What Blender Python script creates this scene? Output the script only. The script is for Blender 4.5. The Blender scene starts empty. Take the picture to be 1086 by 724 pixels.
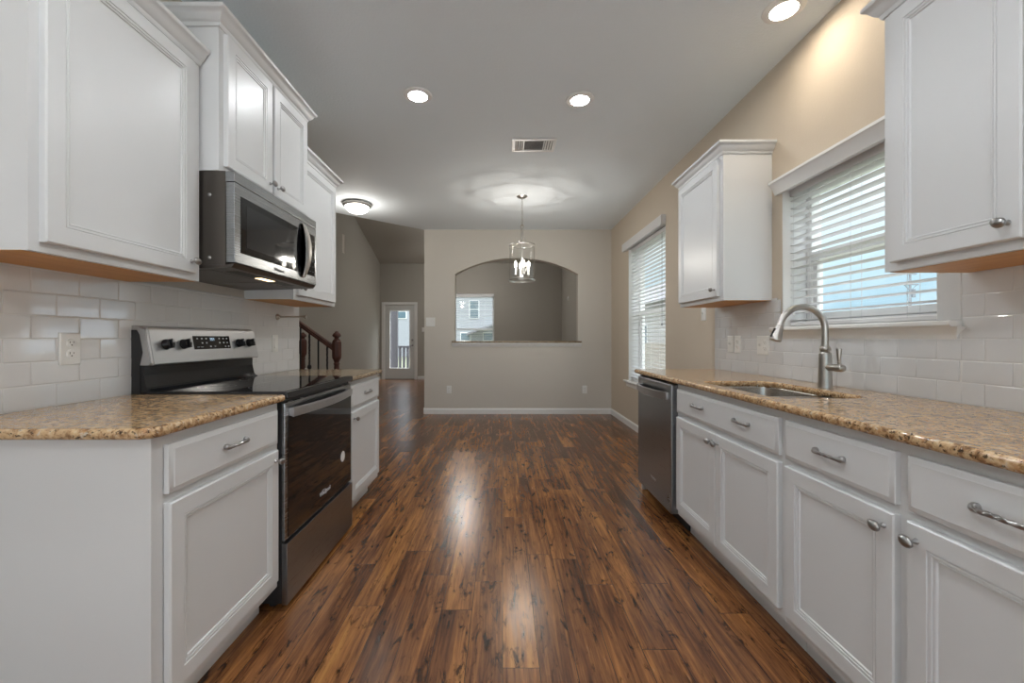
import bpy, bmesh, math, random
from mathutils import Vector, Matrix
random.seed(7)
PI = math.pi
SC = bpy.context.scene
COL = SC.collection

# ------------------------------------------------------------------ camera, sky, exposure
F = 436.0                      # focal length in pixels of the 1086 px wide frame
CAMZ = 1.15
cam_d = bpy.data.cameras.new('camera')
cam = bpy.data.objects.new('camera', cam_d)
COL.objects.link(cam)
cam.location = (0, 0, CAMZ)
cam.rotation_euler = (PI/2, 0, 0)
cam_d.sensor_width = 36.0
cam_d.lens = F/1086*36.0
cam_d.shift_x = 10/1086
cam_d.shift_y = -3.5/1086
cam_d.clip_start = 0.02
cam_d.clip_end = 2000
SC.camera = cam
SC.view_settings.view_transform = 'Standard'
SC.view_settings.look = 'None'
SC.view_settings.gamma = 1
SC.view_settings.use_curve_mapping = False
SC.view_settings.exposure = 0.34

SKY = 1.25
LED = 205.0
PENDANT_W = 4.2
FLUSH_W = 7.0
FAN_E = 125.0

world = bpy.data.worlds.new('sky')
SC.world = world
world.use_nodes = True
wn = world.node_tree; wn.nodes.clear()
def WN(t): return wn.nodes.new(t)
wo = WN('ShaderNodeOutputWorld'); bg = WN('ShaderNodeBackground')
tc = WN('ShaderNodeTexCoord'); sp = WN('ShaderNodeSeparateXYZ'); cr = WN('ShaderNodeValToRGB')
wn.links.new(tc.outputs['Generated'], sp.inputs[0]); wn.links.new(sp.outputs['Z'], cr.inputs[0])
e = cr.color_ramp.elements
e[0].position = 0.0; e[0].color = (.34, .50, .60, 1)
e[1].position = 0.62; e[1].color = (6.5, 6.8, 7.2, 1)
for p, c in ((.08, (.38, .56, .67, 1)), (.18, (.58, .74, .83, 1)), (.30, (.74, .84, .91, 1)), (.40, (1.1, 1.2, 1.3, 1)), (.48, (2.6, 2.7, 2.8, 1))):
    k = e.new(p); k.color = c
nz = WN('ShaderNodeTexNoise'); nz.inputs['Scale'].default_value = 3.0; nz.inputs['Detail'].default_value = 5
wn.links.new(tc.outputs['Generated'], nz.inputs['Vector'])
nr = WN('ShaderNodeValToRGB'); nr.color_ramp.elements[0].position = .45; nr.color_ramp.elements[1].position = .7
wn.links.new(nz.outputs['Fac'], nr.inputs[0])
mx = WN('ShaderNodeMix'); mx.data_type = 'RGBA'; mx.inputs[7].default_value = (.95, 1.0, 1.05, 1)
wn.links.new(nr.outputs[0], mx.inputs[0]); wn.links.new(cr.outputs[0], mx.inputs[6])
wn.links.new(mx.outputs[2], bg.inputs[0]); bg.inputs[1].default_value = SKY
wn.links.new(bg.outputs[0], wo.inputs[0])

# ------------------------------------------------------------------ node helpers and materials
def newmat(name):
    m = bpy.data.materials.new(name); m.use_nodes = True
    m.node_tree.nodes.clear()
    o = m.node_tree.nodes.new('ShaderNodeOutputMaterial')
    return m, m.node_tree, o

def pset(b, **k):
    for n, v in k.items():
        n = n.replace('_', ' ')
        b.inputs[n].default_value = v

def ramp(nt, stops, fac=None):
    r = nt.nodes.new('ShaderNodeValToRGB')
    el = r.color_ramp.elements
    el[0].position, el[0].color = stops[0][0], (*stops[0][1], 1)
    el[1].position, el[1].color = stops[-1][0], (*stops[-1][1], 1)
    for p, c in stops[1:-1]:
        q = el.new(p); q.color = (*c, 1)
    if fac is not None: nt.links.new(fac, r.inputs[0])
    return r.outputs[0]

def noise(nt, vec, scale, detail=3, rough=.5, dist=0):
    n = nt.nodes.new('ShaderNodeTexNoise')
    n.inputs['Scale'].default_value = scale; n.inputs['Detail'].default_value = detail
    n.inputs['Roughness'].default_value = rough; n.inputs['Distortion'].default_value = dist
    nt.links.new(vec, n.inputs['Vector'])
    return n.outputs['Fac']

def mapping(nt, vec, scale=(1, 1, 1), loc=(0, 0, 0), rot=(0, 0, 0)):
    n = nt.nodes.new('ShaderNodeMapping')
    n.inputs['Scale'].default_value = scale; n.inputs['Location'].default_value = loc; n.inputs['Rotation'].default_value = rot
    nt.links.new(vec, n.inputs['Vector'])
    return n.outputs[0]

def pos(nt): return nt.nodes.new('ShaderNodeNewGeometry').outputs['Position']
def objc(nt): return nt.nodes.new('ShaderNodeTexCoord').outputs['Object']

def mixc(nt, fac, a, b, mode='MIX'):
    n = nt.nodes.new('ShaderNodeMix'); n.data_type = 'RGBA'; n.blend_type = mode
    for i, v in ((0, fac), (6, a), (7, b)):
        if hasattr(v, 'links') or isinstance(v, bpy.types.NodeSocket): nt.links.new(v, n.inputs[i])
        else: n.inputs[i].default_value = v if i == 0 else (*v, 1)
    return n.outputs[2]

def mth(nt, op, a, b=0.0):
    n = nt.nodes.new('ShaderNodeMath'); n.operation = op
    for i, v in ((0, a), (1, b)):
        if isinstance(v, bpy.types.NodeSocket): nt.links.new(v, n.inputs[i])
        else: n.inputs[i].default_value = v
    return n.outputs[0]

def bumpn(nt, h, strength, dist=.002):
    n = nt.nodes.new('ShaderNodeBump'); n.inputs['Strength'].default_value = strength
    n.inputs['Distance'].default_value = dist
    nt.links.new(h, n.inputs['Height'])
    return n.outputs[0]

def pbr(name, color, rough=.5, metal=0, spec=.5, coat=0, bump=None, var=0):
    m, nt, o = newmat(name)
    b = nt.nodes.new('ShaderNodeBsdfPrincipled')
    pset(b, Base_Color=(*color, 1), Roughness=rough, Metallic=metal)
    b.inputs['Specular IOR Level'].default_value = spec
    b.inputs['Coat Weight'].default_value = coat
    if var:
        f = noise(nt, pos(nt), 2.5, 2)
        nt.links.new(mixc(nt, f, tuple(c*(1-var) for c in color), tuple(min(1, c*(1+var)) for c in color)), b.inputs['Base Color'])
    if bump:
        sc_, st, di = bump
        nt.links.new(bumpn(nt, noise(nt, pos(nt), sc_, 3), st, di), b.inputs['Normal'])
    nt.links.new(b.outputs[0], o.inputs[0])
    return m

def emis(name, color, strength):
    m, nt, o = newmat(name)
    n = nt.nodes.new('ShaderNodeEmission'); n.inputs[0].default_value = (*color, 1); n.inputs[1].default_value = strength
    nt.links.new(n.outputs[0], o.inputs[0])
    return m

def thin_glass(name, tint=(.97, .985, .98), refl=1.0, ior=1.45):
    m, nt, o = newmat(name)
    t = nt.nodes.new('ShaderNodeBsdfTransparent'); t.inputs[0].default_value = (*tint, 1)
    g = nt.nodes.new('ShaderNodeBsdfGlossy'); g.inputs['Roughness'].default_value = .01
    lw = nt.nodes.new('ShaderNodeLayerWeight'); lw.inputs['Blend'].default_value = .5
    f5 = mth(nt, 'ADD', mth(nt, 'MULTIPLY', mth(nt, 'POWER', lw.outputs['Facing'], 5.0), .93), .04)
    mx_ = nt.nodes.new('ShaderNodeMixShader')
    nt.links.new(mth(nt, 'MULTIPLY', f5, refl), mx_.inputs[0]); nt.links.new(t.outputs[0], mx_.inputs[1]); nt.links.new(g.outputs[0], mx_.inputs[2])
    nt.links.new(mx_.outputs[0], o.inputs[0])
    return m

def brushed(name, color, rough, stretch):
    m, nt, o = newmat(name)
    b = nt.nodes.new('ShaderNodeBsdfPrincipled')
    pset(b, Base_Color=(*color, 1), Roughness=rough, Metallic=1.0)
    v = mapping(nt, pos(nt), stretch)
    f = noise(nt, v, 1.0, 2)
    r = nt.nodes.new('ShaderNodeMapRange'); r.inputs[3].default_value = rough-.05; r.inputs[4].default_value = rough+.09
    nt.links.new(f, r.inputs[0]); nt.links.new(r.outputs[0], b.inputs['Roughness'])
    nt.links.new(bumpn(nt, f, .015, .0006), b.inputs['Normal'])
    nt.links.new(b.outputs[0], o.inputs[0])
    return m

def wood_floor():
    m, nt, o = newmat('scraped_plank_floor')
    b = nt.nodes.new('ShaderNodeBsdfPrincipled')
    p = pos(nt)
    sx = nt.nodes.new('ShaderNodeSeparateXYZ'); nt.links.new(p, sx.inputs[0])
    row = mth(nt, 'FLOOR', mth(nt, 'DIVIDE', mth(nt, 'ADD', sx.outputs['X'], 12.9*.5), .129))
    wnz = nt.nodes.new('ShaderNodeTexWhiteNoise'); wnz.noise_dimensions = '1D'; nt.links.new(row, wnz.inputs['W'])
    cq = nt.nodes.new('ShaderNodeCombineXYZ')                          # planks run along Y, each row with its own stagger
    nt.links.new(mth(nt, 'ADD', mth(nt, 'ADD', sx.outputs['Y'], 12.1), mth(nt, 'MULTIPLY', wnz.outputs['Value'], 1.21)), cq.inputs[0])
    nt.links.new(mth(nt, 'ADD', sx.outputs['X'], 12.9*.5), cq.inputs[1])
    q = cq.outputs[0]
    br = nt.nodes.new('ShaderNodeTexBrick')
    br.offset = 0; br.offset_frequency = 2; br.squash = 1
    pset(br, Scale=1.0, Mortar_Size=.0011, Mortar_Smooth=.1, Bias=0, Brick_Width=1.21, Row_Height=.129)
    br.inputs['Color1'].default_value = (0, 0, 0, 1); br.inputs['Color2'].default_value = (1, 1, 1, 1); br.inputs['Mortar'].default_value = (.5, .5, .5, 1)
    nt.links.new(q, br.inputs['Vector'])
    rnd = br.outputs['Color']
    # shift the grain per plank
    comb = nt.nodes.new('ShaderNodeVectorMath'); comb.operation = 'MULTIPLY_ADD'
    nt.links.new(rnd, comb.inputs[0]); comb.inputs[1].default_value = (17, 31, 9); nt.links.new(p, comb.inputs[2])
    v = comb.outputs[0]
    big = noise(nt, mapping(nt, v, (7, .9, 1)), 1.0, 3, .5, .35)
    fine = noise(nt, mapping(nt, v, (60, 3.2, 1)), 1.0, 6, .68, .4)
    blot = noise(nt, mapping(nt, v, (26, 6.5, 1)), 1.0, 5, .7, .7)
    f = mth(nt, 'ADD', mth(nt, 'MULTIPLY', big, .46), mth(nt, 'MULTIPLY', fine, .56))
    rb = nt.nodes.new('ShaderNodeRGBToBW'); nt.links.new(rnd, rb.inputs[0])
    f = mth(nt, 'ADD', f, mth(nt, 'MULTIPLY', mth(nt, 'SUBTRACT', rb.outputs[0], .5), .10))
    c = ramp(nt, [(.34, (.040, .017, .010)), (.44, (.110, .043, .019)), (.51, (.190, .077, .029)), (.58, (.290, .122, .040)), (.68, (.44, .20, .06))], f)
    dk = ramp(nt, [(.35, (.15, .13, .13)), (.45, (1, 1, 1))], blot)
    c = mixc(nt, 1.0, c, dk, 'MULTIPLY')
    kn = nt.nodes.new('ShaderNodeTexVoronoi'); kn.inputs['Scale'].default_value = 1.0
    nt.links.new(mapping(nt, v, (8.5, 2.6, 1)), kn.inputs['Vector'])
    kd = ramp(nt, [(.035, (.13, .11, .11)), (.11, (1, 1, 1))], kn.outputs['Distance'])
    c = mixc(nt, .8, c, kd, 'MULTIPLY')
    c = mixc(nt, br.outputs['Fac'], c, (.014, .007, .005))
    nt.links.new(c, b.inputs['Base Color'])
    r = nt.nodes.new('ShaderNodeMapRange'); r.inputs[3].default_value = .17; r.inputs[4].default_value = .32
    nt.links.new(fine, r.inputs[0]); nt.links.new(r.outputs[0], b.inputs['Roughness'])
    scr = noise(nt, mapping(nt, v, (42, 3.0, 1)), 1.0, 2, .4, .3)
    h = mth(nt, 'ADD', mth(nt, 'MULTIPLY', scr, 1.0), mth(nt, 'MULTIPLY', fine, .3))
    h = mth(nt, 'SUBTRACT', h, mth(nt, 'MULTIPLY', br.outputs['Fac'], .7))
    nt.links.new(bumpn(nt, h, .22, .0022), b.inputs['Normal'])
    b.inputs['Specular IOR Level'].default_value = .5
    nt.links.new(b.outputs[0], o.inputs[0])
    return m

def granite(name, tint=(1, 1, 1)):
    m, nt, o = newmat(name)
    b = nt.nodes.new('ShaderNodeBsdfPrincipled')
    p = pos(nt)
    s1 = noise(nt, p, 55, 5, .68, .5)
    base = ramp(nt, [(.30, (.10, .052, .028)), (.42, (.30, .175, .092)), (.52, (.52, .355, .215)), (.62, (.62, .46, .30)), (.74, (.60, .55, .49))], s1)
    s2 = noise(nt, mapping(nt, p, (1, 1, 1), (3, 7, 1)), 105, 4, .6, .3)
    dark = ramp(nt, [(.36, (.04, .034, .034)), (.43, (1, 1, 1))], s2)
    c = mixc(nt, .9, base, dark, 'MULTIPLY')
    s3 = noise(nt, mapping(nt, p, (1, 1, 1), (9, 2, 4)), 75, 3, .5, .6)
    lt = ramp(nt, [(.62, (0, 0, 0)), (.70, (1, 1, 1))], s3)
    c = mixc(nt, mth(nt, 'MULTIPLY', lt, .75), c, (.56, .53, .50))
    rd = ramp(nt, [(.60, (0, 0, 0)), (.68, (1, 1, 1))], noise(nt, mapping(nt, p, (1, 1, 1), (1, 12, 4)), 38, 3))
    c = mixc(nt, mth(nt, 'MULTIPLY', rd, .55), c, (.42, .20, .09))
    c = mixc(nt, 1.0, c, tint, 'MULTIPLY')
    nt.links.new(c, b.inputs['Base Color'])
    pset(b, Roughness=.13)
    nt.links.new(b.outputs[0], o.inputs[0])
    return m

def oak(name, c0, c1, axis=(3, 40, 3)):
    m, nt, o = newmat(name)
    b = nt.nodes.new('ShaderNodeBsdfPrincipled')
    f = noise(nt, mapping(nt, pos(nt), axis), 1.0, 4, .6, .6)
    nt.links.new(ramp(nt, [(.3, c0), (.7, c1)], f), b.inputs['Base Color'])
    pset(b, Roughness=.45)
    nt.links.new(b.outputs[0], o.inputs[0])
    return m

def tile_mat():
    m, nt, o = newmat('glossy_white_tile')
    b = nt.nodes.new('ShaderNodeBsdfPrincipled')
    pset(b, Base_Color=(.72, .73, .74, 1), Roughness=.06)
    b.inputs['Specular IOR Level'].default_value = .9
    nt.links.new(bumpn(nt, noise(nt, pos(nt), 14, 1), .07, .003), b.inputs['Normal'])
    nt.links.new(b.outputs[0], o.inputs[0])
    return m

def siding_mat(name, c):
    m, nt, o = newmat(name)
    b = nt.nodes.new('ShaderNodeBsdfPrincipled')
    s = nt.nodes.new('ShaderNodeSeparateXYZ'); nt.links.new(pos(nt), s.inputs[0])
    fr = mth(nt, 'FRACT', mth(nt, 'MULTIPLY', s.outputs['Z'], 5.0))
    nt.links.new(ramp(nt, [(.0, tuple(v*.6 for v in c)), (.1, c), (1.0, c)], fr), b.inputs['Base Color'])
    pset(b, Roughness=.8)
    nt.links.new(b.outputs[0], o.inputs[0])
    return m

M = {}
M['paint'] = pbr('wall_paint_greige', (.62, .585, .53), .75, bump=(190, .25, .0018))
M['paint_k'] = pbr('wall_paint_kitchen', (.61, .53, .43), .75, bump=(120, .35, .002))
M['paint_shaded'] = pbr('wall_paint_shaded', (.41, .39, .345), .8, bump=(190, .2, .0018))  # same wall paint, darkened here to carry the living room's shade
M['ceil'] = pbr('ceiling_paint', (.77, .83, .87), .8, bump=(70, .5, .003))
M['ceil_shaded'] = pbr('vault_paint_shaded', (.41, .39, .345), .85, bump=(90, .3, .003))  # dark tone paints in the weaker light on the vault
M['white'] = pbr('cabinet_paint', (.66, .67, .675), .34)
M['trim'] = pbr('trim_paint', (.80, .80, .79), .38)
M['blind'] = pbr('blind_white', (.70, .70, .705), .45)
M['plate'] = pbr('plastic_plate', (.80, .80, .78), .35)
M['slot'] = pbr('dark_slot', (.03, .03, .03), .5)
M['oak'] = oak('cabinet_underside_wood', (.50, .215, .038), (.62, .30, .07), (30, 3, 3))
M['floor'] = wood_floor()
M['granite'] = granite('brown_granite', (1, .97, .86))
M['granite_g'] = granite('grey_granite', (.72, .80, .84))
M['tile'] = tile_mat()
M['grout'] = pbr('grout', (.72, .72, .71), .7)
M['steel'] = brushed('stainless_brushed', (.34, .35, .36), .24, (6, 6, 900))
M['steel_d'] = brushed('stainless_dark_brushed', (.29, .30, .315), .28, (6, 6, 900))
M['steel_l'] = brushed('stainless_light_brushed', (.50, .50, .51), .36, (900, 6, 6))
M['satin'] = pbr('satin_handle_wall_tint', (.62, .59, .55), .42, 1)  # warm tint imitates the cream wall reflected in the steel
M['nickel'] = pbr('brushed_nickel', (.50, .485, .46), .28, 1)
M['pewter'] = pbr('pewter', (.36, .355, .35), .31, 1)
M['sink'] = pbr('sink_steel', (.55, .53, .50), .25, 1)
M['black'] = pbr('black_enamel', (.012, .013, .016), .16)
M['blackm'] = pbr('black_matte', (.02, .02, .022), .45)
M['bglass'] = pbr('black_glass', (.006, .006, .007), .03, spec=.6)
M['mwglass'] = pbr('microwave_window_glass', (.02, .021, .024), .05, spec=.8)
M['mwside'] = pbr('microwave_side_metal', (.14, .125, .112), .38, .85)
M['glass'] = thin_glass('window_glass')
M['lampglass'] = thin_glass('lamp_glass', (.97, .98, .98), 1.6)
M['led'] = emis('led_diffuser', (.94, .975, 1), LED)
M['led_dim'] = emis('led_diffuser_dimmed', (1, .87, .70), LED*.45)
M['bulb'] = emis('candle_bulb', (1, .93, .82), 14)
M['dome'] = emis('frosted_dome_lit', (1, .96, .9), 9.0)
M['fanglow'] = emis('fan_bowl_lit', (1, .96, .91), FAN_E*.9)
M['lamp_under'] = emis('cooktop_lamp', (1, .72, .42), 3.5)
M['digits'] = emis('display_digits', (.55, .75, .95), .9)
M['marks'] = pbr('printed_marks', (.55, .56, .58), .5)
M['cherry'] = oak('dark_cherry_wood', (.045, .014, .009), (.11, .035, .02), (12, 12, 3))
M['iron'] = pbr('wrought_iron', (.012, .012, .016), .4, .3)
M['carpet'] = pbr('stair_carpet', (.30, .27, .23), .95, bump=(300, .6, .004))
M['doorpaint'] = pbr('door_paint', (.66, .67, .66), .45)
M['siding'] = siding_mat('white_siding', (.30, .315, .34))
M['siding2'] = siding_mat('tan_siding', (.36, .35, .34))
M['roof'] = pbr('roof_shingle', (.16, .16, .175), .9)
M['hwin'] = pbr('house_window_glass', (.10, .15, .18), .1)
M['ground'] = pbr('yard_grass', (.13, .14, .09), .95, var=.3)
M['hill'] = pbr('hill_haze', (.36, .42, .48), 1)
M['deck'] = pbr('deck_stain', (.10, .095, .11), .7)
M['fence'] = pbr('fence_wood', (.26, .23, .20), .85, var=.2)
M['pole'] = pbr('pole_wood', (.22, .24, .27), .9)

# ------------------------------------------------------------------ mesh helpers
def nb(): return bmesh.new()

def box(bm, x0, x1, y0, y1, z0, z1, bev=0, seg=1):
    if x0 > x1: x0, x1 = x1, x0
    if y0 > y1: y0, y1 = y1, y0
    if z0 > z1: z0, z1 = z1, z0
    vs = [bm.verts.new(c) for c in ((x0,y0,z0),(x1,y0,z0),(x1,y1,z0),(x0,y1,z0),(x0,y0,z1),(x1,y0,z1),(x1,y1,z1),(x0,y1,z1))]
    fs = [bm.faces.new([vs[i] for i in f]) for f in ((3,2,1,0),(4,5,6,7),(0,1,5,4),(1,2,6,5),(2,3,7,6),(3,0,4,7))]
    if bev:
        es = {ed for f in fs for ed in f.edges}
        bmesh.ops.bevel(bm, geom=list(es), offset=bev, segments=seg, affect='EDGES', profile=.5)
    return bm

def prism(bm, poly, a0, a1, axis='z'):
    """extrude a polygon; axis z: poly is (x,y); axis y: (x,z); axis x: (y,z)"""
    def pt(u, v, a):
        return {'z': (u, v, a), 'y': (u, a, v), 'x': (a, u, v)}[axis]
    lo = [bm.verts.new(pt(u, v, a0)) for u, v in poly]
    hi = [bm.verts.new(pt(u, v, a1)) for u, v in poly]
    n = len(poly)
    fs = [bm.faces.new(lo[::-1]), bm.faces.new(hi)]
    for i in range(n):
        fs.append(bm.faces.new((lo[i], lo[(i+1) % n], hi[(i+1) % n], hi[i])))
    bmesh.ops.recalc_face_normals(bm, faces=fs)
    return fs

def frame_of(d):
    d = d.normalized()
    up = Vector((0, 0, 1)) if abs(d.z) < .95 else Vector((1, 0, 0))
    a = d.cross(up).normalized(); b = a.cross(d).normalized()
    return a, b

def tube(bm, pts, r, seg=12, cap=True, mod=None, closed=False):
    pts = [Vector(p) for p in pts]
    n = len(pts)
    rings = []
    pa = None
    for i, p in enumerate(pts):
        if closed: d = pts[(i+1) % n]-pts[i-1]
        else: d = pts[min(i+1, n-1)]-pts[max(i-1, 0)]
        d.normalize()
        if pa is None: a, b = frame_of(d)
        else:
            a = (pa - d*pa.dot(d)).normalized(); b = a.cross(d).normalized()
        pa = a
        rr = r[i] if isinstance(r, (list, tuple)) else r
        ring = []
        for k in range(seg):
            t = 2*PI*k/seg
            q = rr*(mod(t, i/(n-1)) if mod else 1)
            ring.append(bm.verts.new(p + a*math.cos(t)*q + b*math.sin(t)*q))
        rings.append(ring)
    m = n if closed else n-1
    for i in range(m):
        A, B = rings[i], rings[(i+1) % n]
        for k in range(seg):
            bm.faces.new((A[k], A[(k+1) % seg], B[(k+1) % seg], B[k]))
    if cap and not closed:
        bm.faces.new(rings[0][::-1]); bm.faces.new(rings[-1])
    return bm

def lathe(bm, prof, c=(0, 0, 0), axis='z', seg=24, mod=None):
    """prof = [(radius, height)]; axis along which height runs ('z', 'y', '-y', 'x', '-x')"""
    c = Vector(c)
    def pt(r, t, h):
        u, v = r*math.cos(t), r*math.sin(t)
        return c + {'z': Vector((u, v, h)), 'y': Vector((u, h, v)), '-y': Vector((u, -h, v)), 'x': Vector((h, u, v)), '-x': Vector((-h, u, v))}[axis]
    rings = []
    n = len(prof)
    for i, (r, h) in enumerate(prof):
        if r < 1e-6: rings.append([bm.verts.new(pt(0, 0, h))])
        else: rings.append([bm.verts.new(pt(r*(mod(2*PI*k/seg, i/(n-1)) if mod else 1), 2*PI*k/seg, h)) for k in range(seg)])
    fs = []
    for A, B in zip(rings, rings[1:]):
        for k in range(seg):
            k2 = (k+1) % seg
            if len(A) == 1 and len(B) == 1: continue
            if len(A) == 1: fs.append(bm.faces.new((A[0], B[k2], B[k])))
            elif len(B) == 1: fs.append(bm.faces.new((A[k], A[k2], B[0])))
            else: fs.append(bm.faces.new((A[k], A[k2], B[k2], B[k])))
    for R in (rings[0], rings[-1]):
        if len(R) > 1: fs.append(bm.faces.new(R))
    bmesh.ops.recalc_face_normals(bm, faces=fs)
    return bm

def relief(bm, x0, x1, z0, z1, yb, rings, fill=True):
    """a slab whose front (facing -y) is a nest of rectangles: rings = [(inset, y)], from the outline inwards"""
    loops = []
    for ins, y in [(0, yb)] + rings:
        loops.append([bm.verts.new(c) for c in ((x0+ins, y, z0+ins), (x1-ins, y, z0+ins), (x1-ins, y, z1-ins), (x0+ins, y, z1-ins))])
    fs = [bm.faces.new(loops[0][::-1])]
    for A, B in zip(loops, loops[1:]):
        for i in range(4):
            fs.append(bm.faces.new((A[i], A[(i+1) % 4], B[(i+1) % 4], B[i])))
    if fill: fs.append(bm.faces.new(loops[-1]))
    bmesh.ops.recalc_face_normals(bm, faces=fs)
    return bm

def sweep(bm, path, prof, closed=False):
    """sweep (out, z) profile along a 2-D path in xy with mitred corners; 'out' is to the right of travel"""
    P = [Vector((p[0], p[1])) for p in path]
    n = len(P)
    rings = []
    for i in range(n):
        dirs = []
        if i > 0: dirs.append((P[i]-P[i-1]).normalized())
        if i < n-1: dirs.append((P[i+1]-P[i]).normalized())
        ns = [Vector((d.y, -d.x)) for d in dirs]
        if len(ns) == 1: nn = ns[0]
        else:
            s = ns[0]+ns[1]; nn = s/(s.dot(ns[0]))
        rings.append([bm.verts.new((P[i].x+nn.x*u, P[i].y+nn.y*u, z)) for u, z in prof])
    fs = []
    m = len(prof)
    for A, B in zip(rings, rings[1:]):
        for k in range(m):
            fs.append(bm.faces.new((A[k], A[(k+1) % m], B[(k+1) % m], B[k])))
    fs.append(bm.faces.new(rings[0])); fs.append(bm.faces.new(rings[-1][::-1]))
    bmesh.ops.recalc_face_normals(bm, faces=fs)
    return bm

def text_into(bm, s, size, origin, ux, uy, ext=.0006):
    cu = bpy.data.curves.new('lettering', 'FONT'); cu.body = s; cu.size = size; cu.extrude = ext
    cu.align_x = 'CENTER'; cu.align_y = 'CENTER'
    ob = bpy.data.objects.new('lettering', cu); COL.objects.link(ob)
    dg = bpy.context.evaluated_depsgraph_get()
    me = ob.evaluated_get(dg).to_mesh()
    ux, uy = Vector(ux), Vector(uy); uz = ux.cross(uy); o = Vector(origin)
    vs = [bm.verts.new(o+ux*v.co.x+uy*v.co.y+uz*v.co.z) for v in me.vertices]
    for p in me.polygons:
        try: bm.faces.new([vs[i] for i in p.vertices])
        except ValueError: pass
    ob.evaluated_get(dg).to_mesh_clear()
    bpy.data.objects.remove(ob); bpy.data.curves.remove(cu)
    return bm

WORLDLOC = {}
def link_mesh(name, bm, mat, smooth=True):
    me = bpy.data.meshes.new(name)
    bm.normal_update()
    bm.to_mesh(me); bm.free()
    for mm in (mat if isinstance(mat, (list, tuple)) else [mat]): me.materials.append(mm)
    if smooth:
        me.polygons.foreach_set('use_smooth', [True]*len(me.polygons))
        me.set_sharp_from_angle(angle=math.radians(38))
    o = bpy.data.objects.new(name, me); COL.objects.link(o)
    if smooth:
        wn_ = o.modifiers.new('weighted_normals', 'WEIGHTED_NORMAL'); wn_.keep_sharp = True; wn_.weight = 100
    return o

def part(name, bm, mat, parent, label=None, smooth=True):
    """a part; coordinates are those of its thing (or the world's, for a thing made with world=True)"""
    root = parent
    while root.parent: root = root.parent
    w = WORLDLOC.get(root.name)
    if w is not None: bmesh.ops.translate(bm, verts=bm.verts, vec=-w)
    o = link_mesh(name, bm, mat, smooth)
    o.parent = parent
    if label: o['label'] = label
    return o

def thing(name, label, cat, loc=(0, 0, 0), rz=0, group=None, world=False):
    o = bpy.data.objects.new(name, None); COL.objects.link(o)
    o.location = loc; o.rotation_euler = (0, 0, rz); o.empty_display_size = .1
    o['label'] = label; o['category'] = cat
    if group: o['group'] = group
    if world: WORLDLOC[o.name] = Vector(loc)
    return o

def solo(name, bm, mat, label=None, cat=None, group=None, kind=None, smooth=True):
    """a top-level thing (or piece of the setting) that is one mesh, given in world coordinates"""
    xs = [v.co.x for v in bm.verts]; ys = [v.co.y for v in bm.verts]; zs = [v.co.z for v in bm.verts]
    c = Vector(((min(xs)+max(xs))/2, (min(ys)+max(ys))/2, min(zs)))
    bmesh.ops.translate(bm, verts=bm.verts, vec=-c)
    o = link_mesh(name, bm, mat, smooth); o.location = c
    WORLDLOC[o.name] = c
    if label: o['label'] = label
    if cat: o['category'] = cat
    if group: o['group'] = group
    if kind: o['kind'] = kind
    return o
def struct(name, bm, mat, smooth=False): return solo(name, bm, mat, kind='structure', smooth=smooth)

def copy_tree(o, parent=None):
    c = o.copy(); COL.objects.link(c)
    if parent: c.parent = parent
    for ch in [k for k in bpy.data.objects if k.parent == o]: copy_tree(ch, c)
    return c

# ------------------------------------------------------------------ the room
H = 2.80
XL, XR = -1.57, 1.654
YB = 6.25
D = 11.5
XLL = -3.43
YN = -2.8
def rectwall(bm, axis, a0, a1, u0, u1, z0, z1, holes):
    """wall slab from a0..a1 along its thickness axis; u is the run; holes = [(u0,u1,z0,z1)]"""
    us = sorted({u0, u1, *[h[0] for h in holes], *[h[1] for h in holes]})
    zs = sorted({z0, z1, *[h[2] for h in holes], *[h[3] for h in holes]})
    for i in range(len(us)-1):
        run = None
        for j in range(len(zs)-1):
            um, zm = (us[i]+us[i+1])/2, (zs[j]+zs[j+1])/2
            if any(h[0] < um < h[1] and h[2] < zm < h[3] for h in holes):
                if run: emit(bm, axis, a0, a1, us[i], us[i+1], *run); run = None
                continue
            run = (run[0], zs[j+1]) if run else (zs[j], zs[j+1])
        if run: emit(bm, axis, a0, a1, us[i], us[i+1], *run)
def emit(bm, axis, a0, a1, u0, u1, z0, z1):
    if axis == 'x': box(bm, a0, a1, u0, u1, z0, z1)
    else: box(bm, u0, u1, a0, a1, z0, z1)

W1 = (1.559, 2.433, 1.215, 2.03)        # kitchen window: y0,y1,z0,z1
W2 = (4.17, 5.40, .60, 2.33)            # dining window
W3 = (-1.62, -.235, .62, 2.40)          # living room window: x0,x1
DR = (-3.325, -2.44, 0, 2.10)           # glazed door

bm = nb(); box(bm, -3.6, 1.9, YN-.1, D+.15, -.12, 0); struct('floor', bm, M['floor'])
bm = nb(); prism(bm, [(1.85, YN), (1.85, YB+.02), (-1.19, YB+.02), (-2.18, 5.42), (-3.43, 4.33), (-3.6, 4.33), (-3.6, YN)], H, H+.12); struct('ceiling', bm, M['ceil'])
bm = nb(); rectwall(bm, 'x', XR, XR+.2, YN, YB, 0, H, [W1, W2]); struct('wall_right', bm, M['paint_k'])
bm = nb(); box(bm, XR, XR+.2, YB, D, 0, 3.9); struct('wall_living_right', bm, M['paint_shaded'])
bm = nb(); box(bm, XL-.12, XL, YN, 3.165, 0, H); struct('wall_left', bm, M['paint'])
bm = nb(); rectwall(bm, 'y', YN-.12, YN, -3.6, XR+.2, 0, H, [(-1.45, 1.5, .03, 2.5)]); struct('wall_near', bm, M['paint'])  # unseen opening added to let in daylight as frontal fill
bm = nb(); box(bm, XLL, XL-.12, 2.6, 2.72, 0, H); struct('wall_stair_light_block', bm, M['paint_shaded'])  # unseen wall added to close the stair hall against stray light
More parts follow.
